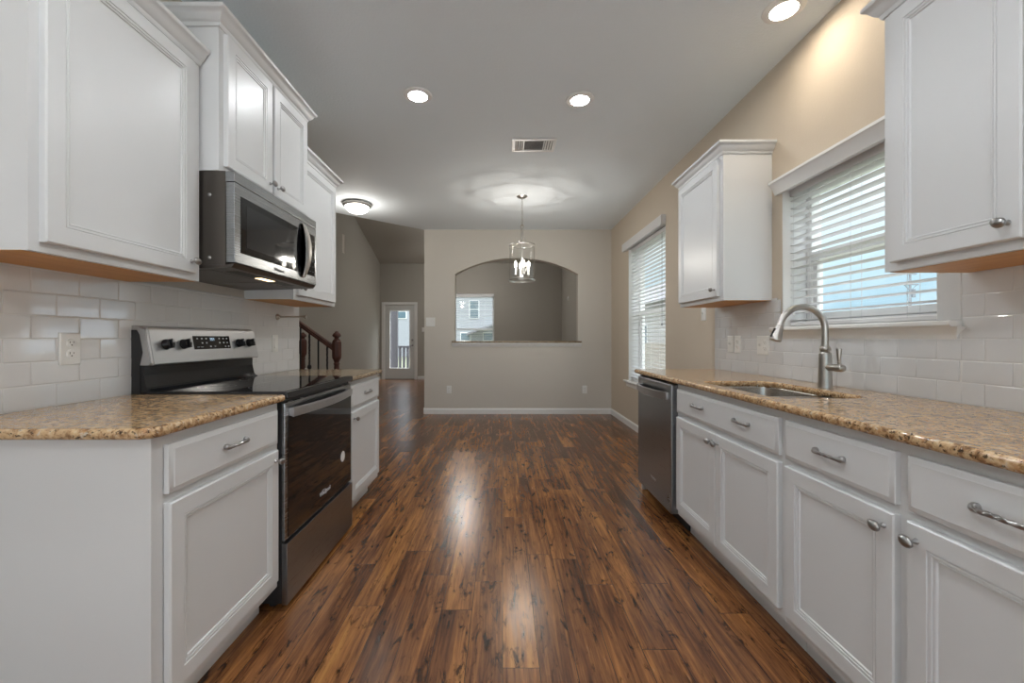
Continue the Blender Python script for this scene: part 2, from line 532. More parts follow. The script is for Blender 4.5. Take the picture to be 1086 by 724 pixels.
bm = nb(); box(bm, XLL-.15, XLL, 2.6, D, 0, 6.2); struct('wall_living_left', bm, M['paint_shaded'])
bm = nb(); rectwall(bm, 'y', D, D+.16, XLL-.15, XR+.2, 0, 3.4, [W3, DR]); struct('wall_living_back', bm, M['paint_shaded'])
# arch wall
AX0, AX1, AZ0, AZS, AZT = -.7225, 1.147, 1.075, 2.125, 2.37
bm = nb()
box(bm, -1.19, AX0, YB, YB+.13, 0, H); box(bm, AX1, XR, YB, YB+.13, 0, H); box(bm, AX0, AX1, YB, YB+.13, 0, AZ0)
hw = (AX1-AX0)/2; rise = AZT-AZS; R = (hw*hw+rise*rise)/(2*rise); cx = (AX0+AX1)/2
NA = 40
def arch(x): return AZT-R+math.sqrt(R*R-(x-cx)**2)
lo = [(AX0+(AX1-AX0)*i/NA) for i in range(NA+1)]
poly = [(x, arch(x)) for x in lo] + [(AX1, H), (AX0, H)]
for i in range(NA):
    x0, x1 = lo[i], lo[i+1]
    vs = [bm.verts.new(c) for c in ((x0, YB, arch(x0)), (x1, YB, arch(x1)), (x1, YB, H), (x0, YB, H), (x0, YB+.13, arch(x0)), (x1, YB+.13, arch(x1)), (x1, YB+.13, H), (x0, YB+.13, H))]
    for f in ((0, 1, 2, 3), (5, 4, 7, 6), (4, 5, 1, 0)): bm.faces.new([vs[k] for k in f])
struct('wall_back', bm, M['paint'])
# upper storey wall over the flat ceiling's edge, and the sloped ceiling behind
bm = nb()
ed = [(XR+.2, YB+.03), (-1.19, YB+.03), (-2.18, 5.43), (-3.43, 4.34)]
for (xa, ya), (xb, yb) in zip(ed, ed[1:]):
    prism(bm, [(xa, ya), (xb, yb), (xb, yb-.1), (xa, ya-.1)], H+.12, 6.2)
struct('wall_upper', bm, M['paint_shaded'])
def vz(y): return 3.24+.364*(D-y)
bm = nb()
prism(bm, [(D+.16, vz(D+.16)), (4.2, vz(4.2)), (4.2, vz(4.2)+.15), (D+.16, vz(D+.16)+.15)], XLL-.15, XR+.2, 'x'); struct('ceiling_vault', bm, M['ceil_shaded'])
bm = nb(); prism(bm, [(YB, 3.9), (D, 3.2), (D, 3.4), (YB, 5.4)], XR+.02, XR+.2, 'x'); struct('wall_living_gable', bm, M['paint_shaded'])

# baseboards
def basebd(name, path, h=.085):
    bm = nb(); sweep(bm, path, [(0, 0), (.014, 0), (.014, h-.02), (.010, h-.008), (.005, h), (0, h)]); struct(name, bm, M['trim'])
basebd('baseboard_back', [(-1.19, YB), (XR, YB)])
basebd('baseboard_right', [(XR, YB), (XR, 3.16)])
basebd('baseboard_left', [(XLL, 4.0), (XLL, D)])
basebd('baseboard_living', [(DR[1]+.07, D), (XR, D)])
bm = nb(); box(bm, -1.204, -1.19, YB+.01, YB+.13, 0, .085); struct('baseboard_end', bm, M['trim'])

# pass-through ledge
bm = nb(); box(bm, AX0-.05, AX1+.055, YB-.037, YB+.17, AZ0+.005, AZ0+.033, .008, 2)
solo('passthrough_ledge', bm, M['granite_g'], 'grey granite ledge along the bottom of the arched opening', 'ledge')
bm = nb(); sweep(bm, [(AX0-.045, YB), (AX1+.05, YB)], [(0, 1.022), (.012, 1.022), (.016, 1.04), (.03, 1.055), (.034, 1.078), (0, 1.078)])
struct('trim_1', bm, M['trim'])

# windows -----------------------------------------------------------
def window(name, w, sash_x=XR+.14):
    y0, y1, z0, z1 = w
    bm = nb(); fw = .045
    for a, b, c, d in ((y0, y1, z0, z0+fw), (y0, y1, z1-fw, z1), (y0, y0+fw, z0+fw, z1-fw), (y1-fw, y1, z0+fw, z1-fw)):
        box(bm, sash_x, sash_x+.06, a, b, c, d, .003)
    zm = (z0+z1)/2
    root = struct(name, bm, M['trim'])
    bm = nb(); box(bm, sash_x-.004, sash_x+.05, y0+fw, y1-fw, zm-.025, zm+.025, .003)
    for a, b, c, d in ((y0+fw, y1-fw, z0+fw, z0+fw+.035), (y0+fw, y0+fw+.03, z0+fw+.035, zm-.025), (y1-fw-.03, y1-fw, z0+fw+.035, zm-.025)):
        box(bm, sash_x+.01, sash_x+.045, a, b, c, d, .002)
    part('sash', bm, M['trim'], root)
    bm = nb(); box(bm, sash_x+.027, sash_x+.031, y0+fw, y1-fw, z0+fw, z1-fw); part('glass', bm, M['glass'], root)
    return root
win1 = window('window_1', W1)
win2 = window('window_2', W2)
# living window, in the back wall
x0, x1, z0, z1 = W3
bm = nb(); fw = .05
for a, b, c, d in ((x0, x1, z0, z0+fw), (x0, x1, z1-fw, z1), (x0, x0+fw, z0+fw, z1-fw), (x1-fw, x1, z0+fw, z1-fw)):
    box(bm, a, b, D+.08, D+.14, c, d, .003)
win3 = struct('window_3', bm, M['trim'])
bm = nb(); box(bm, x0+fw, x1-fw, D+.075, D+.13, 1.38, 1.43, .003); part('sash', bm, M['trim'], win3)
bm = nb(); box(bm, x0+fw, x1-fw, D+.10, D+.104, z0+fw, z1-fw); part('glass', bm, M['glass'], win3)
bm = nb()
for a, b, c, d in ((x0-.05, x0, z0-.05, z1+.05), (x1, x1+.05, z0-.05, z1+.05), (x0, x1, z1, z1+.05), (x0, x1, z0-.05, z0)): box(bm, a, b, D-.012, D, c, d)
part('casing', bm, M['paint_shaded'], win3)

for wn_, (y0_, y1_, z0_, z1_) in ((win1, W1), (win2, W2)):
    bm = nb()
    box(bm, XR+.001, XR+.139, y0_+.0005, y0_+.008, z0_+.001, z1_-.0005); box(bm, XR+.001, XR+.139, y1_-.008, y1_-.0005, z0_+.001, z1_-.0005); box(bm, XR+.001, XR+.139, y0_+.008, y1_-.008, z1_-.008, z1_-.0005)
    part('jamb_liner', bm, M['trim'], wn_, smooth=False)
# stools / aprons / head trim
bm = nb(); sweep(bm, [(XR, W1[1]+.04), (XR, W1[0]-.085)], [(0, 1.192), (.045, 1.192), (.052, 1.197), (.054, 1.204), (.052, 1.211), (.045, 1.215), (0, 1.215)])
box(bm, XR-.001, XR+.14, W1[0]+.001, W1[1]-.001, 1.195, 1.2155)
struct('trim_2', bm, M['trim'], True)
bm = nb(); sweep(bm, [(XR+.008, W1[1]+.02), (XR-.0, W1[1]+.02), (XR-.0, W1[0]-.06), (XR+.008, W1[0]-.06)], [(0, 1.145), (.008, 1.147), (.012, 1.158), (.018, 1.17), (.034, 1.184), (.042, 1.192), (0, 1.192)])
struct('trim_3', bm, M['trim'], True)
bm = nb(); sweep(bm, [(XR, W1[1]+.035), (XR, W1[0]-.05)], [(0, 2.005), (.022, 2.005), (.026, 2.018), (.03, 2.022), (.033, 2.034), (.045, 2.05), (.052, 2.062), (.06, 2.066), (.06, 2.08), (0, 2.08)])
struct('trim_4', bm, M['trim'], True)
bm = nb(); sweep(bm, [(XR, W2[1]+.10), (XR, W2[0]-.005)], [(0, .575), (.04, .575), (.045, .585), (.04, .60), (0, .60)])
box(bm, XR-.001, XR+.14, W2[0]+.001, W2[1]-.001, .58, .6005)
sweep(bm, [(XR, W2[1]+.06), (XR, W2[0]+.0)], [(0, .52), (.012, .52), (.014, .56), (.02, .575), (0, .575)])
struct('trim_5', bm, M['trim'], True)

# window blinds -------------------------------------------------------
def blind(label, y0, y1, zb, zt, pitch, tilt, xc, valance, cords, wand=None):
    t = thing('window_blind', label, 'blind', (xc, (y0+y1)/2, zb), world=True, group=None)
    bm = nb()
    n = int((zt-.045-zb-.03)/pitch)
    ca, sa = math.cos(tilt), math.sin(tilt)
    for i in range(n+1):
        z = zb+.03+i*pitch
        prism(bm, [(xc-.0245*ca, z-.0245*sa), (xc+.0245*ca, z+.0245*sa), (xc+.0245*ca-.003*sa, z+.0245*sa+.003*ca), (xc, z+.0045*ca), (xc-.0245*ca-.003*sa, z-.0245*sa+.003*ca)], y0, y1, 'y')
    part('slats', bm, M['blind'], t, smooth=False)
    bm = nb(); box(bm, xc-.026, xc+.026, y0, y1, zb, zb+.02, .003); part('bottom_rail', bm, M['blind'], t)
    bm = nb(); box(bm, xc-.028, xc+.028, y0, y1, zt-.045, zt, .002); part('headrail', bm, M['blind'], t)
    if valance:
        bm = nb(); sweep(bm, valance[0], valance[1]); part('valance', bm, M['blind'], t)
    for yc in cords:
        bm = nb()
        tube(bm, [(xc-.027, yc, zb+.01), (xc-.027, yc, zt-.04)], .0011, 5); tube(bm, [(xc+.027, yc, zb+.01), (xc+.027, yc, zt-.04)], .0011, 5)
        part('ladder_cord', bm, M['blind'], t)
    if wand:
        yw, zl, m = wand
        bm = nb(); tube(bm, [(xc-.034, yw, zl), (xc-.034, yw, zt-.05)], .0016, 6)
        lathe(bm, [(.0, 0), (.008, .004), (.006, .02), (.002, .036), (0, .038)], (xc-.034, yw, zl-.02), 'z', 10)
        part('pull_cord', bm, m, t)
    return t
blind('white slatted blind in the window above the sink', W1[0]+.012, W1[1]-.012, 1.222, 2.026, .0437, -.07, XR+.066, None, (1.72, 2.0, 2.27), (2.38, 1.30, M['blind']))
blind('tall white slatted blind in the dining area window', W2[0]+.012, W2[1]-.012, .615, 2.31, .0437, -.07, XR+.055,
      ([(XR-.0, W2[1]+.13), (XR-.0, W2[0]-.005)], [(0, 2.305), (.045, 2.305), (.05, 2.315), (.05, 2.40), (.046, 2.405), (0, 2.405)]), (4.4, 4.8, 5.18), (4.32, 1.30, M['slot']))
# living room blind: slats run along x
t = thing('window_blind', 'white open blind on the living room window behind the arch', 'blind', (-.93, D+.03, .66), world=True)
bm = nb()
for i in range(37):
    z = .70+i*.044
    prism(bm, [(D+.006, z+.006), (D+.054, z), (D+.054, z+.003), (D+.006, z+.009)], W3[0]+.015, W3[1]-.015, 'x')
part('slats', bm, M['blind'], t, smooth=False)
bm = nb(); box(bm, W3[0]+.01, W3[1]-.01, D-.02, D+.06, 2.30, 2.39, .003); part('valance', bm, M['blind'], t)
bm = nb(); box(bm, W3[0]+.015, W3[1]-.015, D+.006, D+.054, .66, .68, .003); part('bottom_rail', bm, M['blind'], t)
for xc in (-1.35, -.93, -.5):
    bm = nb(); tube(bm, [(xc, D+.004, .67), (xc, D+.004, 2.3)], .0015, 5); part('ladder_cord', bm, M['blind'], t)

# glazed door ------------------------------------------------------------
x0, x1, _, zt = DR
bm = nb(); box(bm, x0+.03, x0+.145, D+.02, D+.065, .01, zt-.03); box(bm, x1-.145, x1-.03, D+.02, D+.065, .01, zt-.03)
box(bm, x0+.145, x1-.145, D+.02, D+.065, .01, .29); box(bm, x0+.145, x1-.145, D+.02, D+.065, 1.94, zt-.03)
door = struct('door_1', bm, M['doorpaint'])
bm = nb()
gx0, gx1 = x0+.145, x1-.145
for a, b, c, d in ((gx0, gx0+.025, .29, 1.94), (gx1-.025, gx1, .29, 1.94), (gx0+.025, gx1-.025, .29, .315), (gx0+.025, gx1-.025, 1.915, 1.94)): box(bm, a, b, D+.008, D+.077, c, d, .004)
part('glazing_bead', bm, M['trim'], door)
bm = nb(); box(bm, gx0+.025, gx1-.025, D+.04, D+.045, .315, 1.915); part('glass', bm, M['glass'], door)
bm = nb(); lathe(bm, [(.03, 0), (.03, .006), (.012, .01), (.012, .035), (.028, .045), (.03, .06), (.02, .072), (0, .075)], (x1-.085, D+.02, .955), '-y', 20); part('door_knob', bm, M['pewter'], door)
bm = nb(); lathe(bm, [(.03, 0), (.028, .012), (.012, .016), (.012, .03), (0, .03)], (x1-.085, D+.02, 1.10), '-y', 20); part('deadbolt', bm, M['pewter'], door)
bm = nb()
for a, b, c, d in ((x0-.055, x0+.02, 0, zt+.055), (x1-.02, x1+.055, 0, zt+.055), (x0+.02, x1-.02, zt-.02, zt+.055)): box(bm, a, b, D-.016, D-.0005, c, d, .003)
for a, b, c, d in ((x0+.0005, x0+.028, 0, zt), (x1-.028, x1-.0005, 0, zt), (x0+.028, x1-.028, zt-.028, zt-.0005)): box(bm, a, b, D, D+.15, c, d)
part('door_casing', bm, M['trim'], door)
bm = nb(); box(bm, x0+.03, x1-.03, D, D+.1, 0, .009); part('threshold', bm, M['blackm'], door)

# backsplash tiles ----------------------------------------------------------
TZ, TP, TL = .9145, .0778, .1555
def backsplash(name, xw, sgn, rects, j0, j1, grouts):
    """j0: a joint of even rows, j1: a joint of odd rows (y)"""
    bm = nb()
    for (a, b, c, d) in grouts: box(bm, xw, xw-sgn*.0060, a, b, c, d)
    n0 = len(bm.faces)
    g = .0011
    rr = random.Random(3)
    for k in range(8):
        z0, z1 = TZ+k*TP, TZ+(k+1)*TP
        j = j0 if k % 2 == 0 else j1
        for n in range(-30, 30):
            y0, y1 = j+n*TL, j+(n+1)*TL
            for (a, b, c, d) in rects:
                A, B, Cz, Dz = max(a, y0+g), min(b, y1-g), max(c, z0+g), min(d, z1-g)
                if B-A < .012 or Dz-Cz < .012: continue
                xf = xw-sgn*.0080
                bv = .004
                tl = [rr.uniform(-.0006, .0006) for _ in range(2)]
                lp = []
                for ins, x, tt in ((0, xw-sgn*.0055, 0), (0, xw-sgn*.0066, 0), (bv*.45, xf+sgn*.0005, 1), (bv, xf, 1)):
                    ring = []
                    for (u, v) in ((A+ins, Cz+ins), (B-ins, Cz+ins), (B-ins, Dz-ins), (A+ins, Dz-ins)):
                        w = tt*(tl[0]*(u-(A+B)/2)/.078+tl[1]*(v-(Cz+Dz)/2)/.039)
                        ring.append(bm.verts.new((x+w, u, v)))
                    lp.append(ring)
                for P_, Q_ in zip(lp, lp[1:]):
                    for i in range(4): bm.faces.new((P_[i], P_[(i+1) % 4], Q_[(i+1) % 4], Q_[i])).material_index = 1
                bm.faces.new(lp[-1]).material_index = 1
    bmesh.ops.recalc_face_normals(bm, faces=bm.faces)
    return struct(name, bm, [M['grout'], M['tile']], True)
backsplash('wall_tile_left', XL, -1, [(-.6, 3.16, .9145, 1.395)], 1.362-TL/2, 1.362, [(-.6, 3.16, .88, 1.392)])
RT = [(.2, W1[0]-.085, .9145, 1.392), (W1[0]-.085, W1[1]+.04, .9145, 1.19), (W1[1]+.0025, 3.175, .9145, 1.392)]
backsplash('wall_tile_right', XR, 1, RT, 1.403, 1.403-TL/2, [(.2, W1[0]-.085, .88, 1.392), (W1[0]-.085, W1[1]+.04, .88, 1.19), (W1[1]+.04, 3.185, .88, 1.392)])
bm = nb(); box(bm, XR-.008, XR, W1[0]-.083, W1[0]-.0005, 1.2155, 1.392, .002)
box(bm, XR-.0072, XR, 3.1755, 3.190, .915, 1.392)
struct('trim_6', bm, M['tile'])

# ------------------------------------------------------------------ cabinet hardware
DOOR_RINGS = [(0, -.0165), (.0035, -.0205), (.050, -.0205), (.0515, -.0172), (.0535, -.0172), (.0550, -.0192), (.0600, -.0185), (.0610, -.0150), (.0630, -.0150), (.0645, -.0165), (.0680, -.0155), (.0700, -.0115)]
DRAWER_RINGS = [(0, -.0140), (.0025, -.0165), (.0120, -.0185), (.0145, -.0205)]
def knob_bm(x, z, y=-.0205):
    bm = nb()
    lathe(bm, [(.0075, 0), (.0075, .002), (.0050, .0055), (.0040, .012), (.0052, .0165), (.004, .0185)], (x, y, z), '-y', 16)
    n = 14
    pr = []
    for i in range(n+1):
        a = PI*i/n
        pr.append((max(0, .0125*math.sin(a)), .0105-.0105*math.cos(a)))
    m0 = len(bm.verts)
    lathe(bm, pr, (0, 0, 0), '-y', 30, mod=lambda t, s: 1+.055*math.cos(3*t+7*s))
    bm.verts.ensure_lookup_table()
    vs = bm.verts[m0:]
    R = Matrix.Rotation(.35, 4, 'Y')
    for v in vs:
        v.co = (R @ Vector((v.co.x*1.40, v.co.y, v.co.z*1.08))) + Vector((x, y-.0165, z))
    return bm
def pull_bm(x, z, y=-.0205, L=.104):
    bm = nb()
    pts, rs = [], []
    n = 44
    for i in range(n+1):
        s = i/n; u = (s-.5)*L
        out = .008+.020*math.sin(PI*s)**.75
        pts.append((x+u, y-out, z-.004*math.cos(2*PI*s)*.6))
        e_ = abs(2*s-1)
        rs.append(.0052+.0040*max(0, (e_-.72)/.28)**1.0)
    tube(bm, pts, rs, 14, True, mod=lambda t, s: 1+(.16*math.cos(3*t+34*s) if .13 < s < .87 else 0))
    for u in (-1, 1):
        lathe(bm, [(.0088, 0), (.0095, .003), (.0098, .007), (.0085, .0115), (.005, .0145), (0, .0155)], (x+u*L/2, y, z), '-y', 18)
    return bm

CROWN = [(0, 0), (.006, 0), (.010, .006), (.012, .014), (.020, .020), (.030, .034), (.036, .046), (.044, .050), (.046, .053), (.048, .056), (.048, .066), (0, .066)]

def base_cabinet(label, loc, rz, w, bays, dep=.61, drawer_pulls=1, false_front=False, group=None, toe_end=True):
    hollow = false_front
    t = thing('base_cabinet', label, 'cabinet', loc, rz, group)
    bm = nb()
    if hollow:
        box(bm, 0, .018, .019, dep, .11, .884); box(bm, w-.018, w, .019, dep, .11, .884); box(bm, .018, w-.018, dep-.01, dep, .11, .884); box(bm, .018, w-.018, .019, dep-.01, .11, .128)
    else: box(bm, 0, w, .019, dep, .11, .884)
    part('body', bm, M['white'], t, smooth=False)
    bm = nb(); box(bm, .001, w-.001, .075, dep, .0, .11); part('toe_kick', bm, M['white'], t, smooth=False)
    bm = nb()
    st = .038
    box(bm, 0, st, 0, .019, .11, .884); box(bm, w-st, w, 0, .019, .11, .884)
    box(bm, st, w-st, 0, .019, .846, .884); box(bm, st, w-st, 0, .019, .682, .72); box(bm, st, w-st, 0, .019, .11, .148)
    if len(bays) > 1 and not false_front:
        xm = (bays[0][1]+bays[1][0])/2; box(bm, xm-.02, xm+.02, 0, .019, .148, .682); box(bm, xm-.02, xm+.02, 0, .019, .72, .846)
    part('face_frame', bm, M['white'], t, smooth=False)
    for (a, b, side) in bays:
        bm = nb(); relief(bm, a, b, .148, .690, 0, DOOR_RINGS)
        d = part('door', bm, M['white'], t)
        kx = b-.027 if side == 'R' else a+.027
        part('knob', knob_bm(kx, .650), M['pewter'], d, 'swirled pewter knob')
        if not false_front:
            bm = nb(); relief(bm, a, b, .716, .853, 0, DRAWER_RINGS)
            dr = part('drawer', bm, M['white'], t)
            part('pull', pull_bm((a+b)/2, .788), M['pewter'], dr, 'twisted pewter pull')
    if false_front:
        a, b = bays[0][0], bays[-1][1]
        bm = nb(); relief(bm, a, b, .716, .853, 0, DRAWER_RINGS)
        dr = part('drawer_front', bm, M['white'], t)
        for fx in (.30, .745): part('pull', pull_bm(a+(b-a)*fx, .792), M['pewter'], dr, 'twisted pewter pull')
    return t

def upper_cabinet(label, loc, rz, w, z0, z1, dep, bays, crown_path, box_top=None, knob_z=.062, under=True, group=None, dz=.027):
    t = thing('wall_cabinet', label, 'cabinet', loc, rz, group)   # loc z = z0
    h = z1-z0
    bm = nb(); box(bm, 0, w, .019, dep, .02, h)
    box(bm, 0, .012, .019, dep, 0, .02); box(bm, w-.012, w, .019, dep, 0, .02)
    part('body', bm, M['white'], t, smooth=False)
    bm = nb(); st = .038
    box(bm, 0, st, 0, .019, 0, h); box(bm, w-st, w, 0, .019, 0, h); box(bm, st, w-st, 0, .019, 0, st); box(bm, st, w-st, 0, .019, h-st, h)
    part('face_frame', bm, M['white'], t, smooth=False)
    if under:
        bm = nb(); box(bm, .013, w-.013, .020, dep-.001, .014, .0195)
        box(bm, .0125, .016, .020, dep-.001, .001, .014); box(bm, w-.016, w-.0125, .020, dep-.001, .001, .014)
        box(bm, .016, w-.016, .0195, .024, .001, .014); box(bm, .016, w-.016, dep-.016, dep-.001, .001, .014)
        box(bm, -.0005, w+.0005, .019, dep, -.0012, -.0001)
        part('underside', bm, M['oak'], t, 'bare brown wood underside', smooth=False)
    for (a, b, side) in bays:
        bm = nb(); relief(bm, a, b, dz, h-.022, 0, DOOR_RINGS)
        d = part('door', bm, M['white'], t)
        kx = b-.027 if side == 'R' else a+.027
        part('knob', knob_bm(kx, dz+.045), M['pewter'], d, 'swirled pewter knob')
    bm = nb(); sweep(bm, crown_path, [(u, h-.010+z) for u, z in CROWN]); part('crown_molding', bm, M['white'], t)
    return t

RL, RR = PI/2, -PI/2     # left cabinets face +x, right ones face -x
# ------------------------------------------------------------------ left run
FXL = .945; DL = 1.57-.945-.001
base_cabinet('white base cabinet with one drawer, between the open counter end and the range', (-FXL, 1.1055, 0), RL, .617, [(.040, .594, 'R')], DL)
base_cabinet('white base cabinet with one drawer, beyond the range at the stair end', (-FXL, 2.497, 0), RL, .61, [(.032, .585, 'L')], DL)
UX = 1.27; UD = .299
Z0, Z1 = 1.387, 2.296
upper_cabinet('white wall cabinet over the outlet and near counter, left of the microwave', (-UX, 1.10, Z0), RL, .62, Z0, Z1, UD, [(.026, .577, 'R')],
              [(0, UD), (0, 0), (.62, 0)])
ux2 = 1.192
upper_cabinet('two-door white wall cabinet mounted above the microwave', (-ux2, 1.728, 1.856), RL, .762, 1.856, 2.468, 1.57-ux2-.001, [(.026, .370, 'R'), (.388, .742, 'L')],
              [(0, 1.57-ux2), (0, 0), (.762, 0), (.762, 1.57-ux2)], under=False)
upper_cabinet('white wall cabinet beyond the microwave at the end of the tiled wall', (-UX, 2.495, Z0), RL, .615, Z0, Z1, UD, [(.03, .589, 'L')],
              [(0, 0), (.615, 0), (.615, UD)])

def slab(outer, z0, z1, bev, hole=None, front=None):
    bm = nb()
    es = []
    def loop(pts):
        vs = [bm.verts.new((x, y, z1)) for x, y in pts]
        for i in range(len(vs)): es.append(bm.edges.new((vs[i], vs[(i+1) % len(vs)])))
    loop(outer)
    if hole: loop(hole)
    bmesh.ops.triangle_fill(bm, edges=es, use_beauty=True)
    fs = list(bm.faces)
    for f in fs:
        if f.normal.z < 0: f.normal_flip()
    bm.normal_update()
    r = bmesh.ops.extrude_face_region(bm, geom=fs)
    dn = [v for v in r['geom'] if isinstance(v, bmesh.types.BMVert)]
    bmesh.ops.translate(bm, verts=dn, vec=(0, 0, z0-z1))
    bmesh.ops.recalc_face_normals(bm, faces=bm.faces)
    bm.normal_update()
    sel = []
    for e_ in bm.edges:
        if len(e_.link_faces) == 2 and e_.calc_face_angle(0) > 1.2 and abs(e_.verts[0].co.z-e_.verts[1].co.z) < 1e-5: sel.append(e_)
    bmesh.ops.bevel(bm, geom=sel, offset=bev, segments=4, affect='EDGES', profile=.5)
    return bm
def rounded(pts, rads, n=6):
    out = []
    m = len(pts)
    for i, p in enumerate(pts):
        r = rads[i]
        P0, P1, P2 = Vector(pts[i-1]), Vector(p), Vector(pts[(i+1) % m])
        if r <= 0: out.append(tuple(P1)); continue
        a = (P0-P1).normalized(); b = (P2-P1).normalized()
        A, B = P1+a*r, P1+b*r
        for k in range(n+1):
            s = k/n
            q = A*(1-s)**2+P1*2*s*(1-s)+B*s*s
            out.append((q.x, q.y))
    return out
CT0, CT1 = .885, .915
bm = slab(rounded([(-1.568, 1.06), (-.91, 1.06), (-.91, 1.7265), (-1.568, 1.7265)], [0, .05, .01, 0]), CT0, CT1, .013)
solo('countertop', bm, M['granite'], 'brown speckled granite countertop with rounded corner, left of the range', 'countertop')
bm = slab(rounded([(-1.568, 2.4915), (-.91, 2.4915), (-.91, 3.13), (-1.568, 3.13)], [0, .01, .03, 0]), CT0, CT1, .013)
solo('countertop', bm, M['granite_g'], 'short granite countertop beyond the range in front of the stair railing', 'countertop')

# ------------------------------------------------------------------ right run
FXR = 1.04; DRr = 1.654-1.04-.001
base_cabinet('white sink base cabinet with two doors and wide false drawer front, beside the dishwasher', (FXR, 2.438, 0), RR, .93, [(.022, .4615, 'R'), (.4665, .911, 'L')], DRr, false_front=True)
base_cabinet('white two-drawer, two-door base cabinet nearer than the sink base', (FXR, 1.507, 0), RR, .914, [(.018, .434, 'R'), (.467, .885, 'L')], DRr)
URX = 1.354; URD = .299
upper_cabinet('white single-door wall cabinet between the two windows', (URX, 3.132, 1.383), RR, .61, 1.383, 2.29, URD, [(.012, .572, 'R')],
              [(0, URD), (0, 0), (.61, 0), (.61, URD)])
upper_cabinet('white wall cabinet nearer than the sink window, over the granite counter', (URX, 1.456, 1.383), RR, .84, 1.383, 2.29, URD, [(.036, .398, 'R'), (.434, .80, 'L')],
              [(0, URD), (0, 0), (.84, 0), (.84, URD)])
SX0, SX1, SY0, SY1 = 1.085, 1.455, 1.615, 2.25
hole = rounded([(SX0, SY0), (SX1, SY0), (SX1, SY1), (SX0, SY1)], [.07, .10, .10, .07], 8)
bm = slab(rounded([(1.003, .57), (1.6525, .57), (1.6525, 3.15), (1.003, 3.15)], [.0, 0, 0, .03]), CT0, CT1, .012, hole)
solo('countertop', bm, M['granite'], 'long brown speckled granite countertop holding the sink', 'countertop')
bm = nb(); box(bm, 1.003+.06, 1.653, 3.128, 3.142, 0, .884, .002)
solo('end_panel', bm, M['white'], 'white end panel on the far side of the dishwasher', 'panel')

# sink
sk = thing('kitchen_sink', 'stainless undermount double bowl sink set in the long granite counter', 'sink', ((SX0+SX1)/2, (SY0+SY1)/2, .68), world=True)
def bowl(x0, x1, y0, y1, depth, rad=.07):
    bm = nb()
    def ring(ins, z, r):
        return [bm.verts.new((x, y, z)) for x, y in rounded([(x0+ins, y0+ins), (x1-ins, y0+ins), (x1-ins, y1-ins), (x0+ins, y1-ins)], [r]*4, 6)]
    L = [ring(-.014, .8845, rad+.01), ring(0, .8845, rad), ring(.003, .880, rad), ring(.012, .884-depth+.03, rad), ring(.022, .884-depth+.008, rad*.9), ring(.045, .884-depth, rad*.7)]
    for A, B in zip(L, L[1:]):
        n = len(A)
        for i in range(n): bm.faces.new((A[i], A[(i+1) % n], B[(i+1) % n], B[i]))
    bm.faces.new(L[-1])
    bmesh.ops.recalc_face_normals(bm, faces=bm.faces)
    for f in bm.faces: f.normal_flip()
    bmesh.ops.solidify(bm, geom=bm.faces[:], thickness=.0015)
    return bm
YD = 1.85
part('bowl', bowl(SX0-.003, SX1+.003, YD+.016, SY1+.003, .20), M['sink'], sk)
part('bowl', bowl(SX0-.003, SX1+.003, SY0-.003, YD-.016, .16), M['sink'], sk)
for yy, zz in ((2.05, .684), (1.73, .724)):
    bm = nb(); lathe(bm, [(.0, .001), (.02, .001), (.022, .004), (.043, .004), (.045, .001), (.045, -.004), (0, -.004)], (1.27, yy, zz+.002), 'z', 24); part('drain', bm, M['nickel'], sk)

# faucet
fx, fy = 1.53, 1.95
fc = thing('faucet', 'brushed nickel gooseneck pull-down faucet standing behind the sink', 'faucet', (fx, fy, .915), world=True)
bm = nb(); lathe(bm, [(0, 0), (.030, 0), (.030, .006), (.0285, .010), (.0275, .05), (.0265, .12), (.0255, .160), (.0225, .166), (.018, .170), (.019, .173), (.0225, .180), (.0225, .188), (.019, .195), (.016, .198), (0, .198)], (fx, fy, .9155), 'z', 32); part('body', bm, M['nickel'], fc)
bm = nb()
pts = [(fx, fy, 1.11), (fx, fy, 1.15), (fx, fy, 1.185)]
rad = .108; cxx = fx-rad
for i in range(1, 17):
    a = PI*i/16*.93
    pts.append((cxx+rad*math.cos(a), fy, 1.19+rad*math.sin(a)))
lx, lz = pts[-1][0], pts[-1][2]; px_, pz_ = pts[-2][0], pts[-2][2]
dd = Vector((lx-px_, 0, lz-pz_)).normalized()
tube(bm, pts, .0145, 18); part('spout', bm, M['nickel'], fc)
bm = nb()
h0 = Vector((lx, fy, lz)); ax = dd
tube(bm, [h0-ax*.002, h0+ax*.004, h0+ax*.006, h0+ax*.010, h0+ax*.03, h0+ax*.055, h0+ax*.075, h0+ax*.079], [.0155, .0175, .0165, .0165, .019, .0235, .0255, .023], 24); hd = part('spray_head', bm, M['nickel'], fc)
bm = nb()
q = h0+ax*.045
sd = Vector((ax.z, 0, -ax.x)).normalized()
if sd.x > 0: sd = -sd
for k in range(5):
    c_ = h0+ax*(.028+.0085*k)+sd*(.0185+.0012*k)
    bmesh.ops.create_uvsphere(bm, u_segments=10, v_segments=6, radius=.0062, matrix=Matrix.Translation(c_))
part('spray_button', bm, M['blackm'], hd)
bm = nb(); lathe(bm, [(0, .0), (.0165, 0), (.0165, .045), (.0155, .047), (.0155, .049), (.0175, .051), (.0175, .082), (.015, .090), (.008, .093), (0, .093)], (fx, fy-.012, 1.014), '-y', 24); hv = part('valve', bm, M['nickel'], fc)
bm = nb(); tube(bm, [(fx, fy-.080, 1.025), (fx, fy-.080, 1.036), (fx, fy-.080, 1.040), (fx, fy-.080, 1.044), (fx, fy-.080, 1.05), (fx, fy-.080, 1.100), (fx, fy-.080, 1.103)], [.006, .006, .0085, .006, .0075, .0115, .010], 18); part('lever', bm, M['nickel'], hv)

